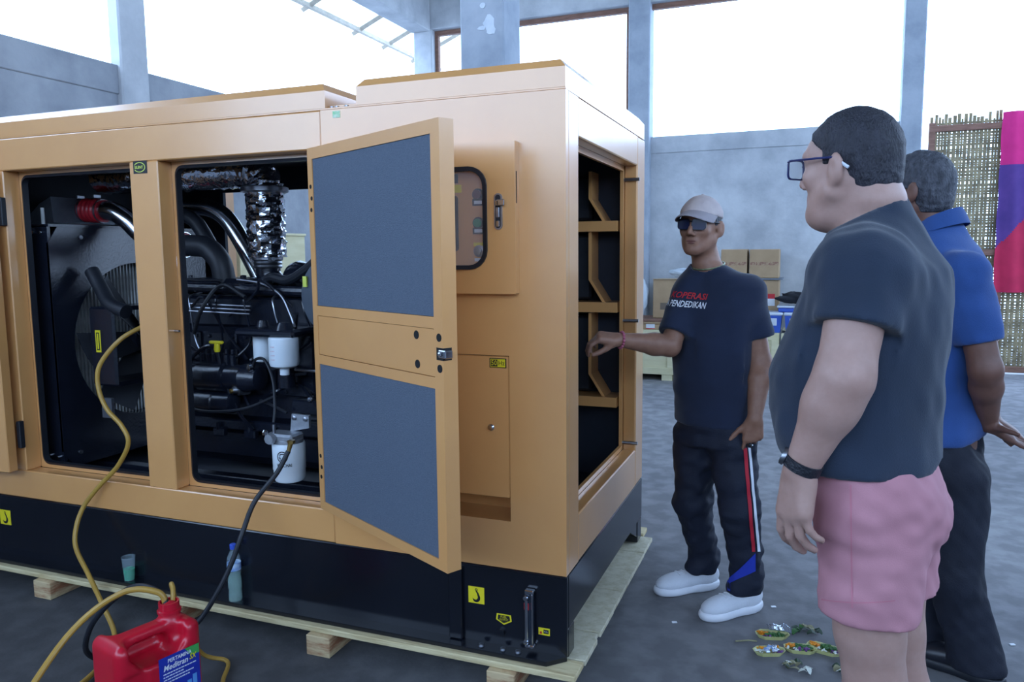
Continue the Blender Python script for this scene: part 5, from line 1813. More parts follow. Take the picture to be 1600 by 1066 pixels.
# ---- man in the cap, reaching into the end of the generator -------------------------------
V1 = Plane(0.37, 0.85)
M1 = thing('person', 'man in a beige cap, dark glasses and white trainers reaching into the generator', 'person', (0.37, 0.85, 0))
f1 = unit(np.array([-0.40, -0.92, 0]))
l1 = np.array([-f1[1], f1[0], 0])                     # his left
hipc = V1(1117, 668)
chest = V1(1120, 470, 0.01)
hc = V1(1094, 354, -0.02)
fh = unit(np.array([-0.22, -0.97, 0.0]))
ax1 = head_axes(fh, (0.05, 0.0, 1))
shR, shL = V1(1078, 453, 0.02), V1(1166, 457, -0.03)
elR, wrR = V1(1047, 541, -0.10), V1(966, 531, -0.20)
elL, wrL = V1(1189, 566, -0.03), V1(1179, 655, -0.13)
hipR, hipL = V1(1090, 690, 0.05), V1(1144, 692, -0.03)
knR, knL = V1(1082, 786, 0.06), V1(1156, 796, -0.10)
anR, anL = V1(1090, 885, 0.07), V1(1158, 922, -0.08)
anR, anL = np.array([0.325, 0.965, 0.10]), np.array([0.517, 0.808, 0.10])


def zrow(Vp, py, pxl, pxr, off, side, fr, bk):
    c = Vp((pxl + pxr) / 2, py, off)
    return (c[2], c[0], c[1], side, fr, bk)


def torso1(t):
    return sorted([zrow(V1, 690, 1062, 1172, 0, 0.155 + t, 0.105 + t, 0.115 + t), zrow(V1, 640, 1056, 1170, 0, 0.152 + t, 0.108 + t, 0.105 + t), zrow(V1, 590, 1053, 1170, 0, 0.152 + t, 0.112 + t, 0.10 + t),
                   zrow(V1, 530, 1054, 1174, 0, 0.158 + t, 0.108 + t, 0.10 + t), zrow(V1, 480, 1060, 1180, 0, 0.165 + t, 0.100 + t, 0.10 + t), zrow(V1, 448, 1068, 1178, 0, 0.150 + t, 0.080 + t, 0.085 + t),
                   zrow(V1, 428, 1076, 1158, 0, 0.095 + t, 0.060 + t, 0.065 + t), zrow(V1, 414, 1080, 1132, 0, 0.06 + t, 0.048 + t, 0.05 + t)])


F = Field((-0.17, 0.45, -0.005), (0.72, 1.20, 1.72), 0.0056)
F.loft(torso1(-0.006), f1, 0.0)
P1 = head(F, hc, ax1, 0.93, cheeks=0.96)
F.cone(hc - ax1[1] * 0.022 - ax1[2] * 0.05, V1(1108, 428, 0.01), 0.050, 0.058, 0.03)
for sg, s_, e_, w_ in ((-1, shR, elR, wrR), (1, shL, elL, wrL)):
    F.ell(s_, (0.055, 0.055, 0.055), None, 0.04)
    F.cone(s_, e_, 0.047, 0.041, 0.03)
    F.cone(e_, e_ + (w_ - e_) * 0.3, 0.042, 0.045, 0.015)
    F.cone(e_ + (w_ - e_) * 0.3, w_, 0.044, 0.027, 0.015, None)
for h_, k_, a_ in ((hipR, knR, anR), (hipL, knL, anL)):
    F.cone(h_, k_, 0.078, 0.052, 0.04)
    F.cone(k_, a_, 0.05, 0.036, 0.02)
    F.cone(a_, a_ + np.array([-0.075, -0.065, -0.062]), 0.030, 0.022, 0.02)
# right hand closing on a stud inside the frame, left hand on the pocket
dR = unit(wrR - elR)
dR = unit(dR + np.array([-0.05, -0.12, -0.04]))
hand(F, wrR, unit(dR + np.array([0, 0, 0.10])), unit(np.array([0.1, -0.35, 0.92])), unit(np.array([0.35, -0.9, -0.3])), ((38, 40, 25), (42, 42, 25), (46, 42, 28), (48, 42, 28)), 0.98, 0.1, (0.75, 0.25, -0.60), 18)
dL = unit(np.array([-0.05, -0.08, -1.0]))
tL = unit(V1(1143, 684, -0.14) - V1(1172, 684, -0.14))
nL = unit(np.cross(dL, tL))
nL = nL if nL @ V1.n < 0 else -nL
hand(F, wrL, dL, nL, tL, ((12, 12, 8), (55, 60, 40), (60, 65, 40), (62, 65, 40)), 0.92, 0.15, (0.60, 0.80, -0.05), 15)
F.build('body', SKIN1, M1, smooth_it=1)
# t-shirt
F = Field((-0.02, 0.5, 0.66), (0.74, 1.18, 1.50), 0.0066)
F.loft(torso1(0.010), f1, 0.0)
for s_, e_, q in ((shR, elR, 0.80), (shL, elL, 0.66)):
    F.ell(s_, (0.066, 0.066, 0.062), None, 0.07)
    F.cone(s_, s_ + (e_ - s_) * (q + 0.12), 0.063, 0.066, 0.03)
F.add(wob(0.012, 26, 3, 7))
F.add(wob(0.005, 60, 4, 7))
for s_, e_, q in ((shR, elR, 0.80), (shL, elL, 0.66)):
    a_ = unit(e_ - s_)
    end = s_ + (e_ - s_) * q
    u_, w_, _ = frame_of(a_)
    F.rbox(end + a_ * 0.08, (u_, w_, a_), (0.085, 0.085, 0.08), 0.004, 0.004, cut=True)
    F.sub(lambda X, Y, Z, A=end + a_ * 0.03, B=end + a_ * 0.09: np.sqrt((lambda px, py, pz, ab: (px - np.clip((px * ab[0] + py * ab[1] + pz * ab[2]) / (ab @ ab), 0, 1) * ab[0]) ** 2 + (py - np.clip((px * ab[0] + py * ab[1] + pz * ab[2]) / (ab @ ab), 0, 1) * ab[1]) ** 2 + (pz - np.clip((px * ab[0] + py * ab[1] + pz * ab[2]) / (ab @ ab), 0, 1) * ab[2]) ** 2)(X - A[0], Y - A[1], Z - A[2], B - A)) - 0.054, end - 0.1, end + 0.1, 0.004)
F.loft(torso1(0.008), f1, 0.004)
hem = V1(1110, 662)[2]
F.clip(lambda X, Y, Z: (hem - Z) + 0 * X + 0 * Y)
nb = V1(1107, 421, 0.0)
F.ell(nb + f1 * 0.012 + np.array([0, 0, 0.022]), (0.066, 0.066, 0.040), None, 0.006, cut=True)
sh1, sv, sq = F.build('tshirt', TEE1, M1, smooth_it=2)
bv1 = bvh_of(sv, sq)
# lettering on the chest
tu = unit(-l1 * 0.0 + l1)                              # viewer's right is his left
for txt, zc_, m_, w_ in (('KOPERASI', V1(1090, 463)[2], M_REDPRINT, 0.150), ('A PENDEDIKAN', V1(1090, 476)[2], M_WHITEPRINT, 0.165)):
    v, f = text_geo(txt, 0.034, 0.2, 0.0, 'RIGHT', 0.0005)
    v[:, 0] *= w_ / (v[:, 0].max() - v[:, 0].min())
    o_ = V1(1127, 470)
    P = []
    for p in v:
        q = np.array([o_[0], o_[1], zc_]) + l1 * (p[0] - v[:, 0].max()) + np.array([0, 0, p[1] - 0.06 * (p[0] - v[:, 0].max())]) + f1 * 0.3
        loc, nr, _, _ = bv1.ray_cast(Vector(q), Vector(-f1))
        P.append(np.array(loc) + np.array(nr) * 0.0022 if loc is not None else q - f1 * 0.2)
    link_mesh('chest_lettering', P, f, m_, sh1, smooth=False)
# track pants
F = Field((0.05, 0.5, 0.05), (0.72, 1.18, 0.90), 0.0066)
F.loft(torso1(0.004)[:4], f1, 0.0)
for h_, k_, a_ in ((hipR, knR, anR), (hipL, knL, anL)):
    F.cone(h_, k_, 0.098, 0.076, 0.035)
    F.cone(k_, a_ + np.array([0, 0, 0.05]), 0.076, 0.062, 0.03)
    F.cone(a_ + np.array([0, 0, 0.06]), a_ + np.array([0, 0, -0.005]), 0.064, 0.056, 0.02)
    F.cone(a_ + np.array([0, 0, 0.03]), a_ + np.array([-0.032, -0.028, 0.0]), 0.052, 0.046, 0.02)
F.add(wob(0.012, 30, 8, 7))
F.add(wob(0.007, 70, 9, 7))
F.clip(lambda X, Y, Z: np.maximum(Z - (hem + 0.05), 0.078 - Z) + 0 * X + 0 * Y)
pn1, pv, pq = F.build('track_pants', TRK, M1, smooth_it=2)
bvp = bvh_of(pv, pq)
patch(bvp, [[(1160 + (y - 690) * 0.085, y), (1165 + (y - 690) * 0.085, y)] for y in range(700, 868, 6)], 'red_stripe', mat('stripe_red', (186, 34, 52), 0.7, 0, (176, 30, 48), 9), pn1, 0.004)
patch(bvp, [[(1167 + (y - 690) * 0.092, y), (1171 + (y - 690) * 0.092, y)] for y in range(700, 864, 6)], 'white_stripe', mat('stripe_white', (225, 228, 236), 0.7, 0, (216, 220, 228), 9), pn1, 0.004)
bp = []
for i in range(9):
    t_ = i / 8
    x0, y0 = 1140 + 40 * t_, 906 - 36 * t_
    bp.append([(x0, y0 + 2), (x0 + 0.5, y0 - (2 + 12 * t_ * 0.6) + 1)] if False else [(x0, 912 - 20 * t_), (x0, 904 - 40 * t_)])
patch(bvp, bp, 'blue_panel', mat('panel_blue', (40, 62, 178), 0.7, 0, (36, 56, 168), 9), pn1, 0.004)
patch(bvp, [[(1133, 905), (1133, 916)], [(1138, 907), (1138, 922)], [(1142, 909), (1142, 924)]], 'blue_panel', MATS['panel_blue'], pn1, 0.004)
patch(bvp, [[(1062, 848), (1060, 862)], [(1066, 846), (1064, 860)]], 'blue_panel', MATS['panel_blue'], pn1, 0.004)
shoe(M1, (0.375, 1.005, 0), (0.150, 0.832, 0), SHOEW, SOLEW, 'trainer')
shoe(M1, (0.562, 0.852, 0), (0.366, 0.664, 0), SHOEW, SOLEW, 'trainer')
# cap
CAPM = mat('beige_cap', (186, 172, 168), 0.85, 0, (172, 158, 156), 12, 3, bump=0.2, bscale=260)
R1 = np.stack(ax1, 1)
F = Field(hc - 0.15, hc + 0.17, 0.005)
F.ell(P1(0, -0.008, 0.044), (0.080, 0.100, 0.083), R1, 0.0)
F.add(wob(0.004, 40, 5, 6))
F.clip(lambda X, Y, Z: -((X - hc[0]) * (ax1[2] - 0.12 * ax1[1])[0] + (Y - hc[1]) * (ax1[2] - 0.12 * ax1[1])[1] + (Z - hc[2]) * (ax1[2] - 0.12 * ax1[1])[2]) + 0.037)
cap, _, _ = F.build('cap', CAPM, M1, smooth_it=1)
G = []
for i in range(13):
    a = math.radians(-78 + 156 * i / 12)
    row = []
    for j in range(6):
        t_ = j / 5
        sa, ca = math.sin(a), math.cos(a)
        row.append(P1(0.082 * sa, 0.088 * ca + 0.092 * t_ * max(0.0, ca) ** 0.5, 0.056 + 0.012 * ca - 0.026 * t_ * ca - 0.026 * sa * sa * (0.5 + t_ * 0.9)))
    G.append(row)
MB().sheet(G, 0.004, -ax1[2]).build('cap_brim', mat('cap_brim_cloth', (150, 142, 146), 0.85, 0, (138, 130, 134), 12), M1, angle=60)
MB().lathe([(0.008, 0), (0.006, 0.004), (0.002, 0.005)], P1(0, -0.008, 0.132), ax1[2], 10).build('cap_button', CAPM, M1)
hair_shell('hair', hc, ax1, 0.93, HAIRG, M1, t=0.003, line=0.06, back=-0.055, seed=3)
# dark glasses
gl = MB()
for sg in (-1, 1):
    cx_ = sg * 0.033
    loop = [P1(cx_ + x, 0.112 - 0.25 * abs(cx_ + x) ** 1.4 * 3, 0.006 + z) for x, z in rrect(-0.027, 0.027, -0.021, 0.020, 0.012, 4)]
    MB().prism(loop, ax1[1] * 0.0015).build('lens', LENS, M1)
    lo_ = [P1(cx_ + x, 0.112 - 0.25 * abs(cx_ + x) ** 1.4 * 3, 0.006 + z) - ax1[1] * 0.001 for x, z in rrect(-0.0295, 0.0295, -0.0235, 0.0225, 0.014, 4)]
    gl.ring(lo_, [p - ax1[1] * 0.001 for p in loop], ax1[1] * 0.004)
    gl.tube([P1(sg * 0.061, 0.100, 0.018), P1(sg * 0.075, 0.070, 0.018), P1(sg * 0.083, -0.005, 0.016)], 0.003, 6)
gl.tube([P1(-0.008, 0.112, 0.016), P1(0, 0.115, 0.018), P1(0.008, 0.112, 0.016)], 0.0028, 6)
gl.build('glasses_frame', FRAME, M1)
LIP1 = mat('lip_brown', (118, 74, 68), 0.5, 0, (108, 66, 60), 30)
MB().ell(P1(0, 0.0935, -0.0635), (0.021, 0.006, 0.0045), 14, 8, R1).ell(P1(0, 0.0925, -0.0715), (0.018, 0.006, 0.005), 14, 8, R1).build('lips', LIP1, M1)
# beads, ring and necklace
mb = MB()
u_, w_, _ = frame_of(wrR - elR)
for k in range(16):
    a = 2 * PI * k / 16
    mb.ell(wrR - unit(wrR - elR) * 0.012 + (u_ * math.cos(a) + w_ * math.sin(a)) * 0.031, (0.0062,) * 3, 8, 6)
mb.build('bead_bracelet', mat('maroon_beads', (150, 60, 84), 0.3, 0, (196, 110, 130), 60, 2), M1)
rp = wrL + dL * 0.088 + tL * 0.010 + nL * 0.006
mb = MB().ell(rp + nL * 0.012 - np.array([0, 0, 0.012]), (0.008, 0.008, 0.009), 10, 8)
mb.build('ring_stone', M_DECALBLK, M1)
MB().ell(rp + nL * 0.006 - np.array([0, 0, 0.012]), (0.0115, 0.0115, 0.006), 12, 8).build('ring_band', M_CHROME, M1)
nk = []
for k in range(24):
    a = 2 * PI * k / 24
    nk.append(nb + (l1 * math.cos(a) * 0.063 + f1 * math.sin(a) * 0.060) + np.array([0, 0, 0.016 - 0.016 * math.sin(a)]))
nk.append(nk[0])
MB().tube(nk, 0.003, 6).build('necklace', mat('green_beads', (140, 150, 110), 0.4, 0.2, (100, 112, 84), 60, 2), M1)

# ---- large man in a dark t-shirt and pink shorts ----------------------------------------------
V2 = Plane(0.85, -0.46)
M2 = thing('person', 'heavy man with glasses in a dark t-shirt and pink shorts, arm hanging with a wristwatch', 'person', (0.85, -0.46, 0))
f2 = unit(np.array([-0.93, 0.36, 0]))
l2 = np.array([-f2[1], f2[0], 0])
hc2 = V2(1331, 262, 0.0)
fh2 = unit(np.array([-0.82, 0.57, 0.0]))
ax2 = head_axes(fh2, (0.0, 0.0, 1))


def torso2(t):
    rows = [(800, 1288, 1452, 0.200, 0.118, 0.118), (745, 1250, 1462, 0.206, 0.150, 0.152), (690, 1222, 1462, 0.202, 0.168, 0.160), (640, 1209, 1463, 0.196, 0.178, 0.168), (590, 1207, 1466, 0.198, 0.176, 0.170),
            (530, 1226, 1468, 0.196, 0.158, 0.166), (470, 1252, 1464, 0.192, 0.132, 0.160), (420, 1276, 1454, 0.190, 0.110, 0.140), (385, 1298, 1438, 0.170, 0.090, 0.105), (355, 1310, 1422, 0.118, 0.084, 0.090), (335, 1317, 1408, 0.098, 0.080, 0.078), (312, 1325, 1396, 0.084, 0.072, 0.066)]
    return sorted([zrow(V2, y, a, b, 0.0, s_ + t, fr + t, bk + t) for y, a, b, s_, fr, bk in rows])


shN, elN, wrN = V2(1352, 414, -0.165), V2(1318, 592, -0.235), V2(1249, 737, -0.215)
shF, elF, wrF = V2(1352, 420, 0.175), V2(1345, 560, 0.23), V2(1310, 680, 0.21)
hipN, knN = V2(1362, 820, -0.085), V2(1358, 985, -0.095)
hipF, knF = V2(1378, 815, 0.085), V2(1392, 985, 0.085)
anN = np.array([knN[0] + 0.035, knN[1] + 0.01, 0.085])
anF = np.array([knF[0] + 0.03, knF[1] - 0.0, 0.085])
F = Field((0.50, -0.93, -0.005), (1.30, 0.02, 1.80), 0.0055)
F.loft(torso2(-0.030)[:-1], f2, 0.0)
P2 = head(F, hc2, ax2, 1.0, jowl=0.28, cheeks=1.10)
F.cone(hc2 - ax2[1] * 0.030 - ax2[2] * 0.035, V2(1364, 352, 0.0), 0.068, 0.068, 0.03)
F.ell(hc2 - ax2[1] * 0.068 - ax2[2] * 0.075, (0.058, 0.045, 0.036), np.stack(ax2, 1), 0.03)
for s_, e_, w_ in ((shN, elN, wrN), (shF, elF, wrF)):
    F.ell(s_ - np.array([0, 0, 0.015]), (0.062, 0.062, 0.066), None, 0.06)
    F.cone(s_, e_, 0.062, 0.054, 0.03)
    F.cone(e_, e_ + (w_ - e_) * 0.28, 0.053, 0.051, 0.03)
    F.cone(e_ + (w_ - e_) * 0.28, w_, 0.050, 0.031, 0.03, (unit(np.cross(w_ - e_, V2.n)), 1.06))
for h_, k_, a_ in ((hipN, knN, anN), (hipF, knF, anF)):
    F.cone(h_, k_, 0.105, 0.070, 0.04)
    F.cone(k_, k_ + (a_ - k_) * 0.32 + np.array([0.012, 0, 0]), 0.066, 0.068, 0.03)
    F.cone(k_ + (a_ - k_) * 0.32 + np.array([0.012, 0, 0]), a_, 0.066, 0.042, 0.03)
    F.cone(a_, a_ + f2 * 0.10 - np.array([0, 0, 0.05]), 0.040, 0.030, 0.02)
dN = unit(V2(1240, 800, -0.225) - wrN)
nN = unit(-V2.n * 0.72 - V2.r * 0.70)
nN = unit(nN - dN * (nN @ dN))
tN = np.cross(nN, dN)
tN = tN if tN @ V2.n > 0 else -tN
hand(F, wrN, dN, nN, tN, ((14, 26, 18), (16, 28, 20), (18, 28, 20), (22, 28, 20)), 1.08, 0.22, (0.86, 0.30, -0.40), 8, rk=1.12)
dF = unit(np.array([-0.1, 0.02, -1.0]))
hand(F, wrF, dF, V2.n, f2 * 0.9 + V2.n * 0.1, ((20, 25, 20),) * 4, 1.0, 0.1, rk=1.15)
F.build('body', SKIN2, M2, smooth_it=2)
# t-shirt
F = Field((0.50, -0.90, 0.84), (1.30, 0.02, 1.66), 0.0066)
F.loft(torso2(0.006), f2, 0.0)
ends = []
for s_, e_, q in ((shN, elN, 0.55), (shF, elF, 0.55)):
    F.ell(s_ - np.array([0, 0, 0.015]), (0.078, 0.078, 0.080), None, 0.10)
    F.cone(s_ - np.array([0, 0, 0.01]), s_ + (e_ - s_) * (q + 0.15), 0.077, 0.080, 0.04)
    ends.append((s_ + (e_ - s_) * q, unit(e_ - s_)))
F.add(wob(0.010, 22, 13, 7))
F.add(wob(0.006, 55, 14, 7))


def capsule(A, B, r):
    ab = B - A

    def fn(X, Y, Z):
        px, py, pz = X - A[0], Y - A[1], Z - A[2]
        t_ = np.clip((px * ab[0] + py * ab[1] + pz * ab[2]) / (ab @ ab), 0, 1)
        return np.sqrt((px - t_ * ab[0]) ** 2 + (py - t_ * ab[1]) ** 2 + (pz - t_ * ab[2]) ** 2) - r
    return fn


for end, a_ in ends:
    u_, w_, _ = frame_of(a_)
    F.rbox(end + a_ * 0.08, (u_, w_, a_), (0.088, 0.088, 0.08), 0.004, 0.004, cut=True)
    F.sub(capsule(end + a_ * 0.035, end + a_ * 0.10, 0.062), end - 0.12, end + 0.12, 0.003)
# torso surface behind the cut sleeve
F.loft(torso2(0.004), f2, 0.004)
hz0 = V2(1330, 750, -0.19)[2]
hx0 = V2(1330, 752)
rr2 = lambda X, Y: (X - hx0[0]) * V2.r[0] + (Y - hx0[1]) * V2.r[1]
F.clip(lambda X, Y, Z: (hz0 + 0.9 * np.maximum(rr2(X, Y) - 0.155, 0) + 0.35 * np.maximum(-rr2(X, Y) - 0.10, 0)) - Z)
cA, cB = V2(1312, 356, 0.0), V2(1402, 313, 0.0)
rA, rB = rr2(cA[0], cA[1]), rr2(cB[0], cB[1])
F.clip(lambda X, Y, Z: Z - (cA[2] + (cB[2] - cA[2]) / (rB - rA) * (rr2(X, Y) - rA)))
F.sub(capsule(V2(1366, 360, 0.0), hc2 - ax2[1] * 0.03, 0.069), V2(1366, 360, 0.0) - 0.1, hc2 + 0.1, 0.004)
sh2, sv2, sq2 = F.build('tshirt', TEE2, M2, smooth_it=2)
# shorts
F = Field((0.55, -0.85, 0.60), (1.30, -0.03, 1.10), 0.006)
F.loft(torso2(-0.014)[:3], f2, 0.0)
for h_, k_ in ((hipN, knN), (hipF, knF)):
    F.cone(h_ + np.array([0, 0, 0.05]), k_, 0.122, 0.100, 0.04)
F.ell(V2(1420, 800, 0.0), (0.085, 0.10, 0.085), None, 0.05)
F.add(wob(0.009, 30, 23, 7))
F.add(wob(0.005, 75, 24, 7))
sz = V2(1345, 952, -0.09)[2]
F.clip(lambda X, Y, Z: np.maximum(Z - (hz0 + 0.015 + 0.9 * np.maximum(rr2(X, Y) - 0.155, 0)), sz - Z) + 0 * X + 0 * Y)
for k_, h_ in ((knN, hipN), (knF, hipF)):
    a_ = unit(k_ - h_)
    c_ = h_ + (k_ - h_) * ((sz - h_[2]) / (k_[2] - h_[2]))
    F.sub(capsule(c_ - a_ * 0.005, c_ + a_ * 0.1, 0.090), c_ - 0.15, c_ + 0.15, 0.003)
so2, ov, oq = F.build('shorts', PINK, M2, smooth_it=2)
bvo = bvh_of(ov, oq)
M_SEAM = mat('pink_seam', (186, 118, 130), 0.9, 0, (178, 110, 122), 9)
patch(bvo, [[(1328 + (y - 752) * 0.012, y), (1330.5 + (y - 752) * 0.012, y)] for y in range(758, 952, 6)], 'side_seam', M_SEAM, so2, 0.001)
patch(bvo, [[(x, 936 + 5 * math.sin((x - 1283) / 127 * PI)), (x, 938 + 5 * math.sin((x - 1283) / 127 * PI))] for x in range(1284, 1404, 6)], 'hem_stitch', M_SEAM, so2, 0.001)
hair_shell('hair', hc2, ax2, 1.0, HAIRB, M2, t=0.0055, line=0.050, back=-0.072, seed=5, bump=0.0022, temple=0.2)
# glasses
gl = MB()
for sg in (-1, 1):
    loop = [P2(sg * 0.034 + x, 0.118, 0.004 + z) for x, z in rrect(-0.027, 0.027, -0.021, 0.020, 0.010, 4)]
    MB().prism(loop, ax2[1] * 0.001).build('lens', mat('clear_lens', (220, 230, 240), 0.05, 0, (214, 226, 238), 3, alpha=0.18), M2)
    gl.ring([P2(sg * 0.034 + x, 0.117, 0.004 + z) for x, z in rrect(-0.030, 0.030, -0.0235, 0.0225, 0.012, 4)], [P2(sg * 0.034 + x, 0.117, 0.004 + z) for x, z in rrect(-0.0265, 0.0265, -0.020, 0.0195, 0.0095, 4)], ax2[1] * 0.0035)
    gl.tube([P2(sg * 0.064, 0.118, 0.020), P2(sg * 0.078, 0.100, 0.020), P2(sg * 0.086, 0.03, 0.018), P2(sg * 0.090, -0.012, 0.016), P2(sg * 0.084, -0.045, -0.006)], 0.0026, 6)
gl.tube([P2(-0.008, 0.119, 0.012), P2(0, 0.122, 0.014), P2(0.008, 0.119, 0.012)], 0.0026, 6)
gl.build('glasses_frame', mat('navy_frame', (36, 44, 86), 0.35, 0, (42, 50, 96), 8), M2)
MB().tube([P2(0.091, -0.020, 0.012), P2(0.086, -0.047, -0.008)], 0.0036, 6).build('glasses_tip', M_LID, M2)
# watch
wa = unit(wrN - elN)
u_, w_, _ = frame_of(wa)
wc = wrN - wa * 0.018
ring = [(0.0372, -0.012), (0.0395, -0.011), (0.0395, 0.011), (0.0372, 0.012)]
mb = MB().lathe(ring, wc, wa, 30, caps=False)
W = mb.build('watch_strap', mat('black_strap', (22, 24, 32), 0.5, 0, (28, 30, 38), 20, bump=0.4, bscale=160), M2)
fd = unit(unit(V2(1222, 726, -0.215) - wc) * 1.0)
fd = unit(fd - wa * (fd @ wa))
MB().lathe([(0.019, 0), (0.020, 0.004), (0.0185, 0.009), (0.016, 0.0095)], wc + fd * 0.036, fd, 24).build('watch_case', M_STEEL, W)
MB().lathe([(0.0155, 0), (0.0155, 0.001)], wc + fd * 0.0450, fd, 24).build('watch_dial', mat('watch_dial', (120, 136, 140), 0.15, 0.3, (110, 126, 132), 20), W)
for an_, off in ((anN, 0), (anF, 1)):
    hl = np.array([an_[0], an_[1], 0]) - f2 * 0.075
    shoe(M2, hl, hl + f2 * 0.28, FRAME, M_RUBBER, 'slip_on_shoe', laces=False)

# ---- man in the blue polo shirt, hands behind his back ------------------------------------------
V3 = Plane(1.20, 0.62)
M3 = thing('person', 'man in a blue polo shirt and dark trousers with hands clasped behind his back', 'person', (1.20, 0.62, 0))
f3_ = unit(np.array([-0.88, 0.47, 0]))
l3 = np.array([-f3_[1], f3_[0], 0])
hc3 = V3(1436, 298, 0.0)
ax3 = head_axes(unit(np.array([-0.86, 0.50, 0])), (0.0, 0.0, 1))


def torso3(t):
    rows = [(735, 1424, 1530, 0.165, 0.10, 0.11), (690, 1416, 1532, 0.168, 0.11, 0.118), (620, 1410, 1532, 0.170, 0.125, 0.118), (540, 1414, 1534, 0.176, 0.122, 0.125), (470, 1424, 1536, 0.182, 0.112, 0.125), (420, 1432, 1530, 0.178, 0.098, 0.110), (390, 1440, 1516, 0.150, 0.078, 0.088), (366, 1446, 1498, 0.095, 0.06, 0.066), (350, 1450, 1488, 0.066, 0.054, 0.056)]
    return sorted([zrow(V3, y, a, b, 0.0, s_ + t, fr + t, bk + t) for y, a, b, s_, fr, bk in rows])


shN3, elN3, wrN3 = V3(1506, 428, -0.155), V3(1540, 578, -0.17), V3(1543, 662, -0.03)
shF3, elF3, wrF3 = V3(1480, 430, 0.165), V3(1520, 560, 0.24), V3(1548, 656, 0.08)
hip3 = (V3(1492, 745, -0.085), V3(1450, 745, 0.085))
kn3 = (V3(1492, 900, -0.085), V3(1440, 895, 0.075))
an3 = (np.array([1.285, 0.545, 0.10]), np.array([1.13, 0.68, 0.10]))
F = Field((0.85, 0.25, -0.005), (1.62, 1.05, 1.82), 0.0062)
F.loft(torso3(-0.010), f3_, 0.0)
P3 = head(F, hc3, ax3, 0.98)
F.cone(hc3 - ax3[1] * 0.024 - ax3[2] * 0.05, V3(1468, 362, 0.0), 0.056, 0.062, 0.03)
for s_, e_, w_ in ((shN3, elN3, wrN3), (shF3, elF3, wrF3)):
    F.ell(s_, (0.06, 0.06, 0.06), None, 0.04)
    F.cone(s_, e_, 0.052, 0.047, 0.03)
    F.cone(e_, e_ + (w_ - e_) * 0.3, 0.047, 0.048, 0.02)
    F.cone(e_ + (w_ - e_) * 0.3, w_, 0.046, 0.031, 0.02)
for h_, k_, a_ in zip(hip3, kn3, an3):
    F.cone(h_, k_, 0.085, 0.058, 0.04)
    F.cone(k_, a_, 0.055, 0.038, 0.02)
    F.cone(a_, a_ + f3_ * 0.08 - np.array([0, 0, 0.05]), 0.035, 0.028, 0.02)
dH = unit(V3(1592, 694, 0.0) - wrN3)
hand(F, wrN3, dH, unit(np.array([0, 0, -1.0]) - 0.2 * V3.n), -V3.n, ((6, 8, 6), (8, 10, 6), (10, 12, 8), (8, 10, 8)), 0.95, 0.15, (0.5, 0.7, -0.3), 12)
dH2 = unit(V3(1590, 672, 0.06) - wrF3)
hand(F, wrF3, unit(dH2 + np.array([0, 0, -0.15])), unit(V3.r * 0.5 + np.array([0, 0, 0.8])), -V3.n, ((10, 12, 10), (12, 14, 10), (14, 16, 10), (14, 16, 10)), 0.92, 0.1, (0.6, 0.6, -0.3), 12)
F.build('body', SKIN3, M3, smooth_it=2)
F = Field((0.85, 0.28, 0.68), (1.60, 1.02, 1.62), 0.0072)
F.loft(torso3(0.008), f3_, 0.0)
ends = []
for s_, e_, q in ((shN3, elN3, 0.72), (shF3, elF3, 0.72)):
    F.ell(s_, (0.074, 0.074, 0.074), None, 0.06)
    F.cone(s_, s_ + (e_ - s_) * (q + 0.15), 0.068, 0.070, 0.03)
    ends.append((s_ + (e_ - s_) * q, unit(e_ - s_)))
F.add(wob(0.010, 24, 33, 7))
F.add(wob(0.005, 60, 34, 7))
for end, a_ in ends:
    u_, w_, _ = frame_of(a_)
    F.rbox(end + a_ * 0.08, (u_, w_, a_), (0.078, 0.078, 0.08), 0.004, 0.004, cut=True)
    F.sub(capsule(end + a_ * 0.030, end + a_ * 0.09, 0.055), end - 0.12, end + 0.12, 0.003)
F.loft(torso3(0.006), f3_, 0.004)
h3 = V3(1480, 686)[2]
hx3 = V3(1500, 686)
F.clip(lambda X, Y, Z: h3 + 0.35 * np.maximum(((X - hx3[0]) * V3.r[0] + (Y - hx3[1]) * V3.r[1]) - 0.0, 0) - Z)
nb3 = V3(1466, 352, 0.0)
F.ell(nb3 + f3_ * 0.02 + np.array([0, 0, 0.02]), (0.066, 0.066, 0.04), None, 0.006, cut=True)
sh3, _, _ = F.build('polo_shirt', POLO, M3, smooth_it=2)
G = []
for i in range(25):
    a = math.radians(-150 + 300 * i / 24) + PI
    e = unit(f3_ * math.cos(a) + l3 * math.sin(a))
    tilt = -0.030 * (e @ f3_)
    row = []
    for j, (rr, zz) in enumerate(((0.070, 0.000), (0.066, 0.022), (0.064, 0.036), (0.070, 0.040), (0.080, 0.022), (0.090, 0.000), (0.094, -0.010))):
        row.append(nb3 + e * rr + np.array([0, 0, zz + tilt - 0.012]))
    G.append(row)
MB().sheet(G, 0.003, (0, 0, -1)).build('collar', POLO, sh3, angle=60)
F = Field((0.85, 0.25, 0.02), (1.60, 1.02, 0.98), 0.0072)
F.loft(torso3(-0.004)[:3], f3_, 0.0)
for h_, k_, a_ in zip(hip3, kn3, an3):
    F.cone(h_, k_, 0.104, 0.084, 0.04)
    F.cone(k_, a_ - np.array([0, 0, 0.03]), 0.084, 0.082, 0.03)
    F.cone(a_ - np.array([0, 0, 0.02]), a_ - np.array([0, 0, 0.05]) - f3_ * 0.01, 0.082, 0.084, 0.02)
F.add(wob(0.012, 28, 43, 7))
F.add(wob(0.006, 70, 44, 7))
F.clip(lambda X, Y, Z: np.maximum(Z - (h3 + 0.10), 0.045 - Z) + 0 * X + 0 * Y)
F.build('trousers', PANT, M3, smooth_it=2)
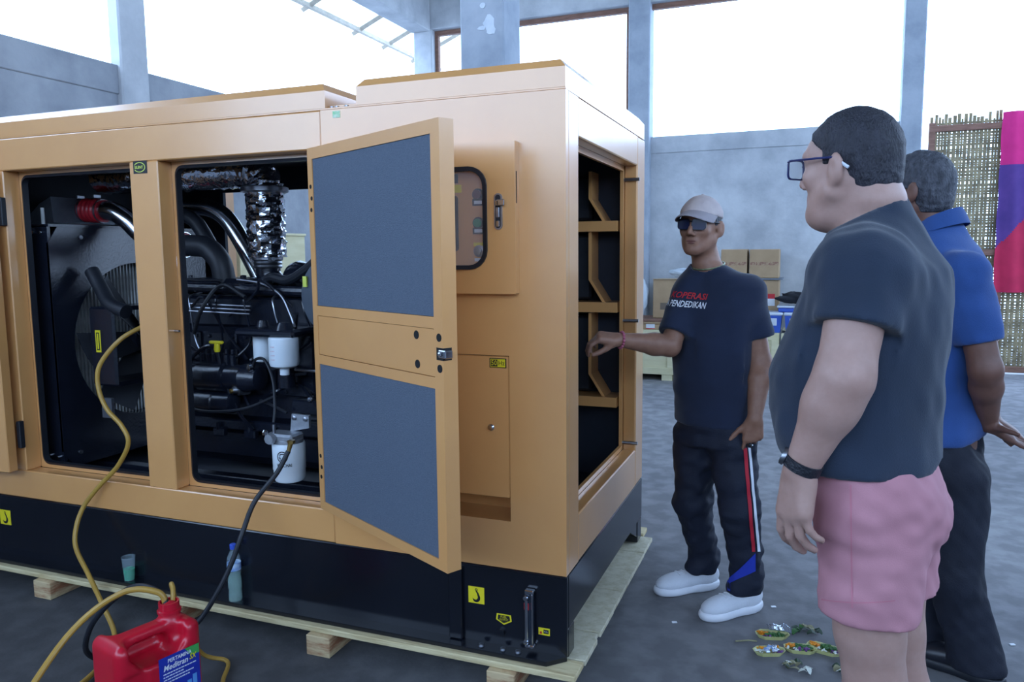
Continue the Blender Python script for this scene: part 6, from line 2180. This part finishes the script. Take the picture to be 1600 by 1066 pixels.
hair_shell('hair', hc3, ax3, 0.98, HAIRG, M3, t=0.012, line=0.046, back=-0.078, seed=7, bump=0.005, temple=0.3)
for a_ in an3:
    hl = np.array([a_[0], a_[1], 0]) - f3_ * 0.085
    shoe(M3, hl, hl + f3_ * 0.29, FRAME, M_RUBBER, 'black_shoe', laces=False)

# ------------------------------------------------------------------ offerings and litter on the floor
M_LEAFTRAY = mat('palm_leaf', (206, 204, 146), 0.6, 0, (186, 186, 122), 14)
M_MARI = mat('marigold', (230, 150, 24), 0.7, 0, (214, 124, 16), 60)
M_GREENS = mat('shredded_leaf', (74, 118, 60), 0.7, 0, (52, 92, 50), 40)
M_PURPLE = mat('purple_petal', (112, 66, 128), 0.7, 0, (90, 52, 108), 40)
M_WPET = mat('white_petal', (222, 224, 214), 0.7, 0, (206, 210, 200), 40)
M_WRAP = mat('sweet_wrapper', (92, 150, 216), 0.25, 0.2, (226, 232, 240), 50, 2)
M_PACK = mat('foil_packet', (210, 216, 226), 0.2, 0.8, (180, 188, 200), 20, bump=0.9, bscale=40)


def petals(name, ctr, spread, n, size, m, parent, ax, seed, zb):
    rg = random.Random(seed)
    mb = MB()
    a, b = ax
    for i in range(n):
        p = np.asarray(ctr) + a * rg.uniform(-1, 1) * spread[0] + b * rg.uniform(-1, 1) * spread[1] + np.array([0, 0, zb + rg.uniform(0, 0.010)])
        r = size * rg.uniform(0.6, 1.2)
        th = rg.uniform(0, PI)
        u = np.array([math.cos(th), math.sin(th), rg.uniform(-0.4, 0.4)])
        u, w, nn = frame_of(u)
        mb.ell(p, (r, r * 0.5, r * 0.28), 7, 5, np.stack([unit(np.array([math.cos(th), math.sin(th), rg.uniform(-0.3, 0.3)])), unit(np.array([-math.sin(th), math.cos(th), rg.uniform(-0.3, 0.3)])), np.array([0, 0, 1.0])], 1))
    o = mb.build(name, m, parent)
    tag(o, kind='stuff') if n > 12 else None
    return o


def offering(x, y, ang, L, label, fill):
    t = thing('offering_tray', label, 'offering', (x, y, 0), 'leaf tray offerings on the floor')
    a = np.array([math.cos(ang), math.sin(ang), 0])
    b = np.array([-a[1], a[0], 0])
    c = np.array([x, y, 0])
    hx = [(-1.0, -0.35), (-0.62, -0.95), (0.62, -0.95), (1.0, -0.35), (1.0, 0.35), (0.62, 0.95), (-0.62, 0.95), (-1.0, 0.35)]
    W = L * 0.52
    P = lambda q, k, z: c + a * q[0] * L * k + b * q[1] * W * k + np.array([0, 0, z])
    n = len(hx)
    v = [P(q, 0.80, 0.001) for q in hx] + [P(q, 1.0, 0.017) for q in hx] + [P(q, 0.95, 0.017) for q in hx] + [P(q, 0.76, 0.004) for q in hx]
    f = [tuple(reversed(range(n))), tuple(range(3 * n, 4 * n))]
    for i in range(n):
        j = (i + 1) % n
        f += [(i, j, n + j, n + i), (n + i, n + j, 2 * n + j, 2 * n + i), (2 * n + i, 2 * n + j, 3 * n + j, 3 * n + i)]
    link_mesh('leaf_tray', v, f, M_LEAFTRAY, t, smooth=False)
    for k, (nm, m, u, w, n_, sz, su, sw) in enumerate(fill):
        petals(nm, c + a * u * L + b * w * W, (su * L, sw * W), n_, sz, m, t, (a, b), int(1000 * (x + y)) + k, 0.011)
    return t, a, b, c, L, W


MG = ('marigold_petals', M_MARI)
GR = ('shredded_leaves', M_GREENS)
PU = ('purple_petals', M_PURPLE)
WH = ('white_petals', M_WPET)
rt = math.atan2(0.359, 0.933)
X1, Y1 = 0.622, 0.648
t, a, b, c, L, W = offering(0.627, 0.610, rt - 0.10, 0.062, 'leaf tray offering half covered by a silver packet', [MG + (-0.6, 0.1, 16, 0.010, 0.2, 0.4), GR + (0.1, -0.2, 40, 0.010, 0.5, 0.4), PU + (-0.3, -0.5, 8, 0.008, 0.3, 0.2)])
mb = MB()
G = []
for i in range(9):
    G.append([c + a * (-0.012 + 0.085 * i / 8) + b * (0.006 + 0.040 * j / 5) + np.array([0, 0, 0.026 + 0.010 * math.sin(i * 0.8) * math.sin(j * 1.1) + 0.008 * math.sin(PI * j / 5) - 0.010 * (i / 8) ** 2]) for j in range(6)])
MB().sheet(G, 0.004, (0, 0, 1)).build('silver_packet', M_PACK, t)
t, a, b, c, L, W = offering(0.622, 0.478, rt + 0.02, 0.058, 'leaf tray offering filled with blue and white sweet wrappers', [MG + (0.0, 0.6, 18, 0.008, 0.7, 0.2), PU + (0.4, -0.4, 10, 0.010, 0.4, 0.3), WH + (-0.5, 0.0, 10, 0.008, 0.3, 0.4)])
rg = random.Random(6)
for i in range(7):
    p = c + a * rg.uniform(-0.5, 0.6) * L + b * rg.uniform(-0.4, 0.4) * W + np.array([0, 0, 0.022])
    th = rg.uniform(0, PI)
    MB().obox(p, (unit((math.cos(th), math.sin(th), 0.2)), unit((-math.sin(th), math.cos(th), 0)), unit((-0.2 * math.cos(th), -0.2 * math.sin(th), 1))), (0.013, 0.008, 0.003), 0.002).build('wrapped_sweet', M_WRAP if i % 3 else M_PACK, t)
offering(0.728, 0.535, rt - 0.22, 0.058, 'leaf tray offering with an orange bloom in the middle of the group', [MG + (-0.6, 0.3, 16, 0.010, 0.25, 0.4), GR + (0.15, 0.0, 40, 0.010, 0.45, 0.5), PU + (0.1, -0.5, 10, 0.009, 0.5, 0.3), WH + (-0.5, -0.6, 6, 0.008, 0.3, 0.2)])
offering(0.812, 0.562, rt - 0.62, 0.064, 'leaf tray offering tilted at the right of the group', [MG + (-0.55, 0.2, 16, 0.011, 0.25, 0.4), GR + (0.2, 0.25, 46, 0.010, 0.5, 0.4), WH + (0.1, -0.6, 12, 0.008, 0.6, 0.2), PU + (0.6, -0.2, 8, 0.009, 0.25, 0.4)])


def scrap_pile(name, x, y, label, mats, n, r, seed):
    t = thing(name, label, 'offering scraps', (x, y, 0))
    rg = random.Random(seed)
    for i in range(n):
        a = rg.uniform(0, 2 * PI)
        d = np.array([math.cos(a), math.sin(a), 0])
        s = np.array([-d[1], d[0], 0])
        c = np.array([x + rg.uniform(-r, r), y + rg.uniform(-r * 0.6, r * 0.6), 0.004 + 0.004 * i / n])
        L = rg.uniform(0.02, 0.045)
        G = [[c + d * L * (k / 4 - 0.5) + s * (w * 0.010 * math.sin(PI * (0.1 + 0.8 * k / 4))) + np.array([0, 0, 0.010 * math.sin(PI * k / 4) + 0.002 * w]) for w in (-1, 0, 1)] for k in range(5)]
        MB().sheet(G, 0.0015, (0, 0, 1)).build('dry_leaf', mats[i % len(mats)], t)
    return t


M_DRY = mat('dry_leaf', (150, 146, 110), 0.7, 0, (100, 96, 74), 20)
M_DARKLEAF = mat('dark_leaf', (52, 74, 52), 0.6, 0, (40, 56, 44), 20)
scrap_pile('leaf_scraps', 0.752, 0.690, 'dark withered leaves heaped behind the leaf trays', [M_DARKLEAF, M_DRY, M_DARKLEAF, M_GREENS], 14, 0.055, 4)
scrap_pile('leaf_scraps', 0.868, 0.440, 'pale withered leaf scraps by the leg of the man in shorts', [M_DRY, M_WPET, M_DARKLEAF], 7, 0.022, 7)
scrap_pile('leaf_scraps', 0.726, 0.408, 'striped withered leaf scraps in front of the trays', [M_DRY, M_DARKLEAF, M_WPET], 12, 0.05, 9)
MB_ = [((0.905, 0.60), 'thin dry stick'), ]
tag(MB().tube([(0.50, 0.525, 0.004), (0.545, 0.545, 0.006), (0.575, 0.55, 0.005)], 0.003, 6).build('twig', M_DRY), 'thin dry twig left of the leaf trays', 'twig')
for (x, y, lab) in ((0.620, 0.875, 'white paper scrap beside the right trainer of the capped man'), (-0.02 + 0.28, 0.60, 'small white scrap on the floor between the pallet and the trainers'),
                    (0.66, 0.705, 'tiny white scrap behind the leaf trays'), (1.46, 0.85, 'white chip on the floor behind the man in the polo')):
    tag(MB().obox((x, y, 0.003), (unit((1, 0.4, 0)), unit((-0.4, 1, 0)), (0, 0, 1)), (0.010, 0.006, 0.002), 0.001).build('paper_scrap', M_WHITEPRINT), lab, 'scrap')
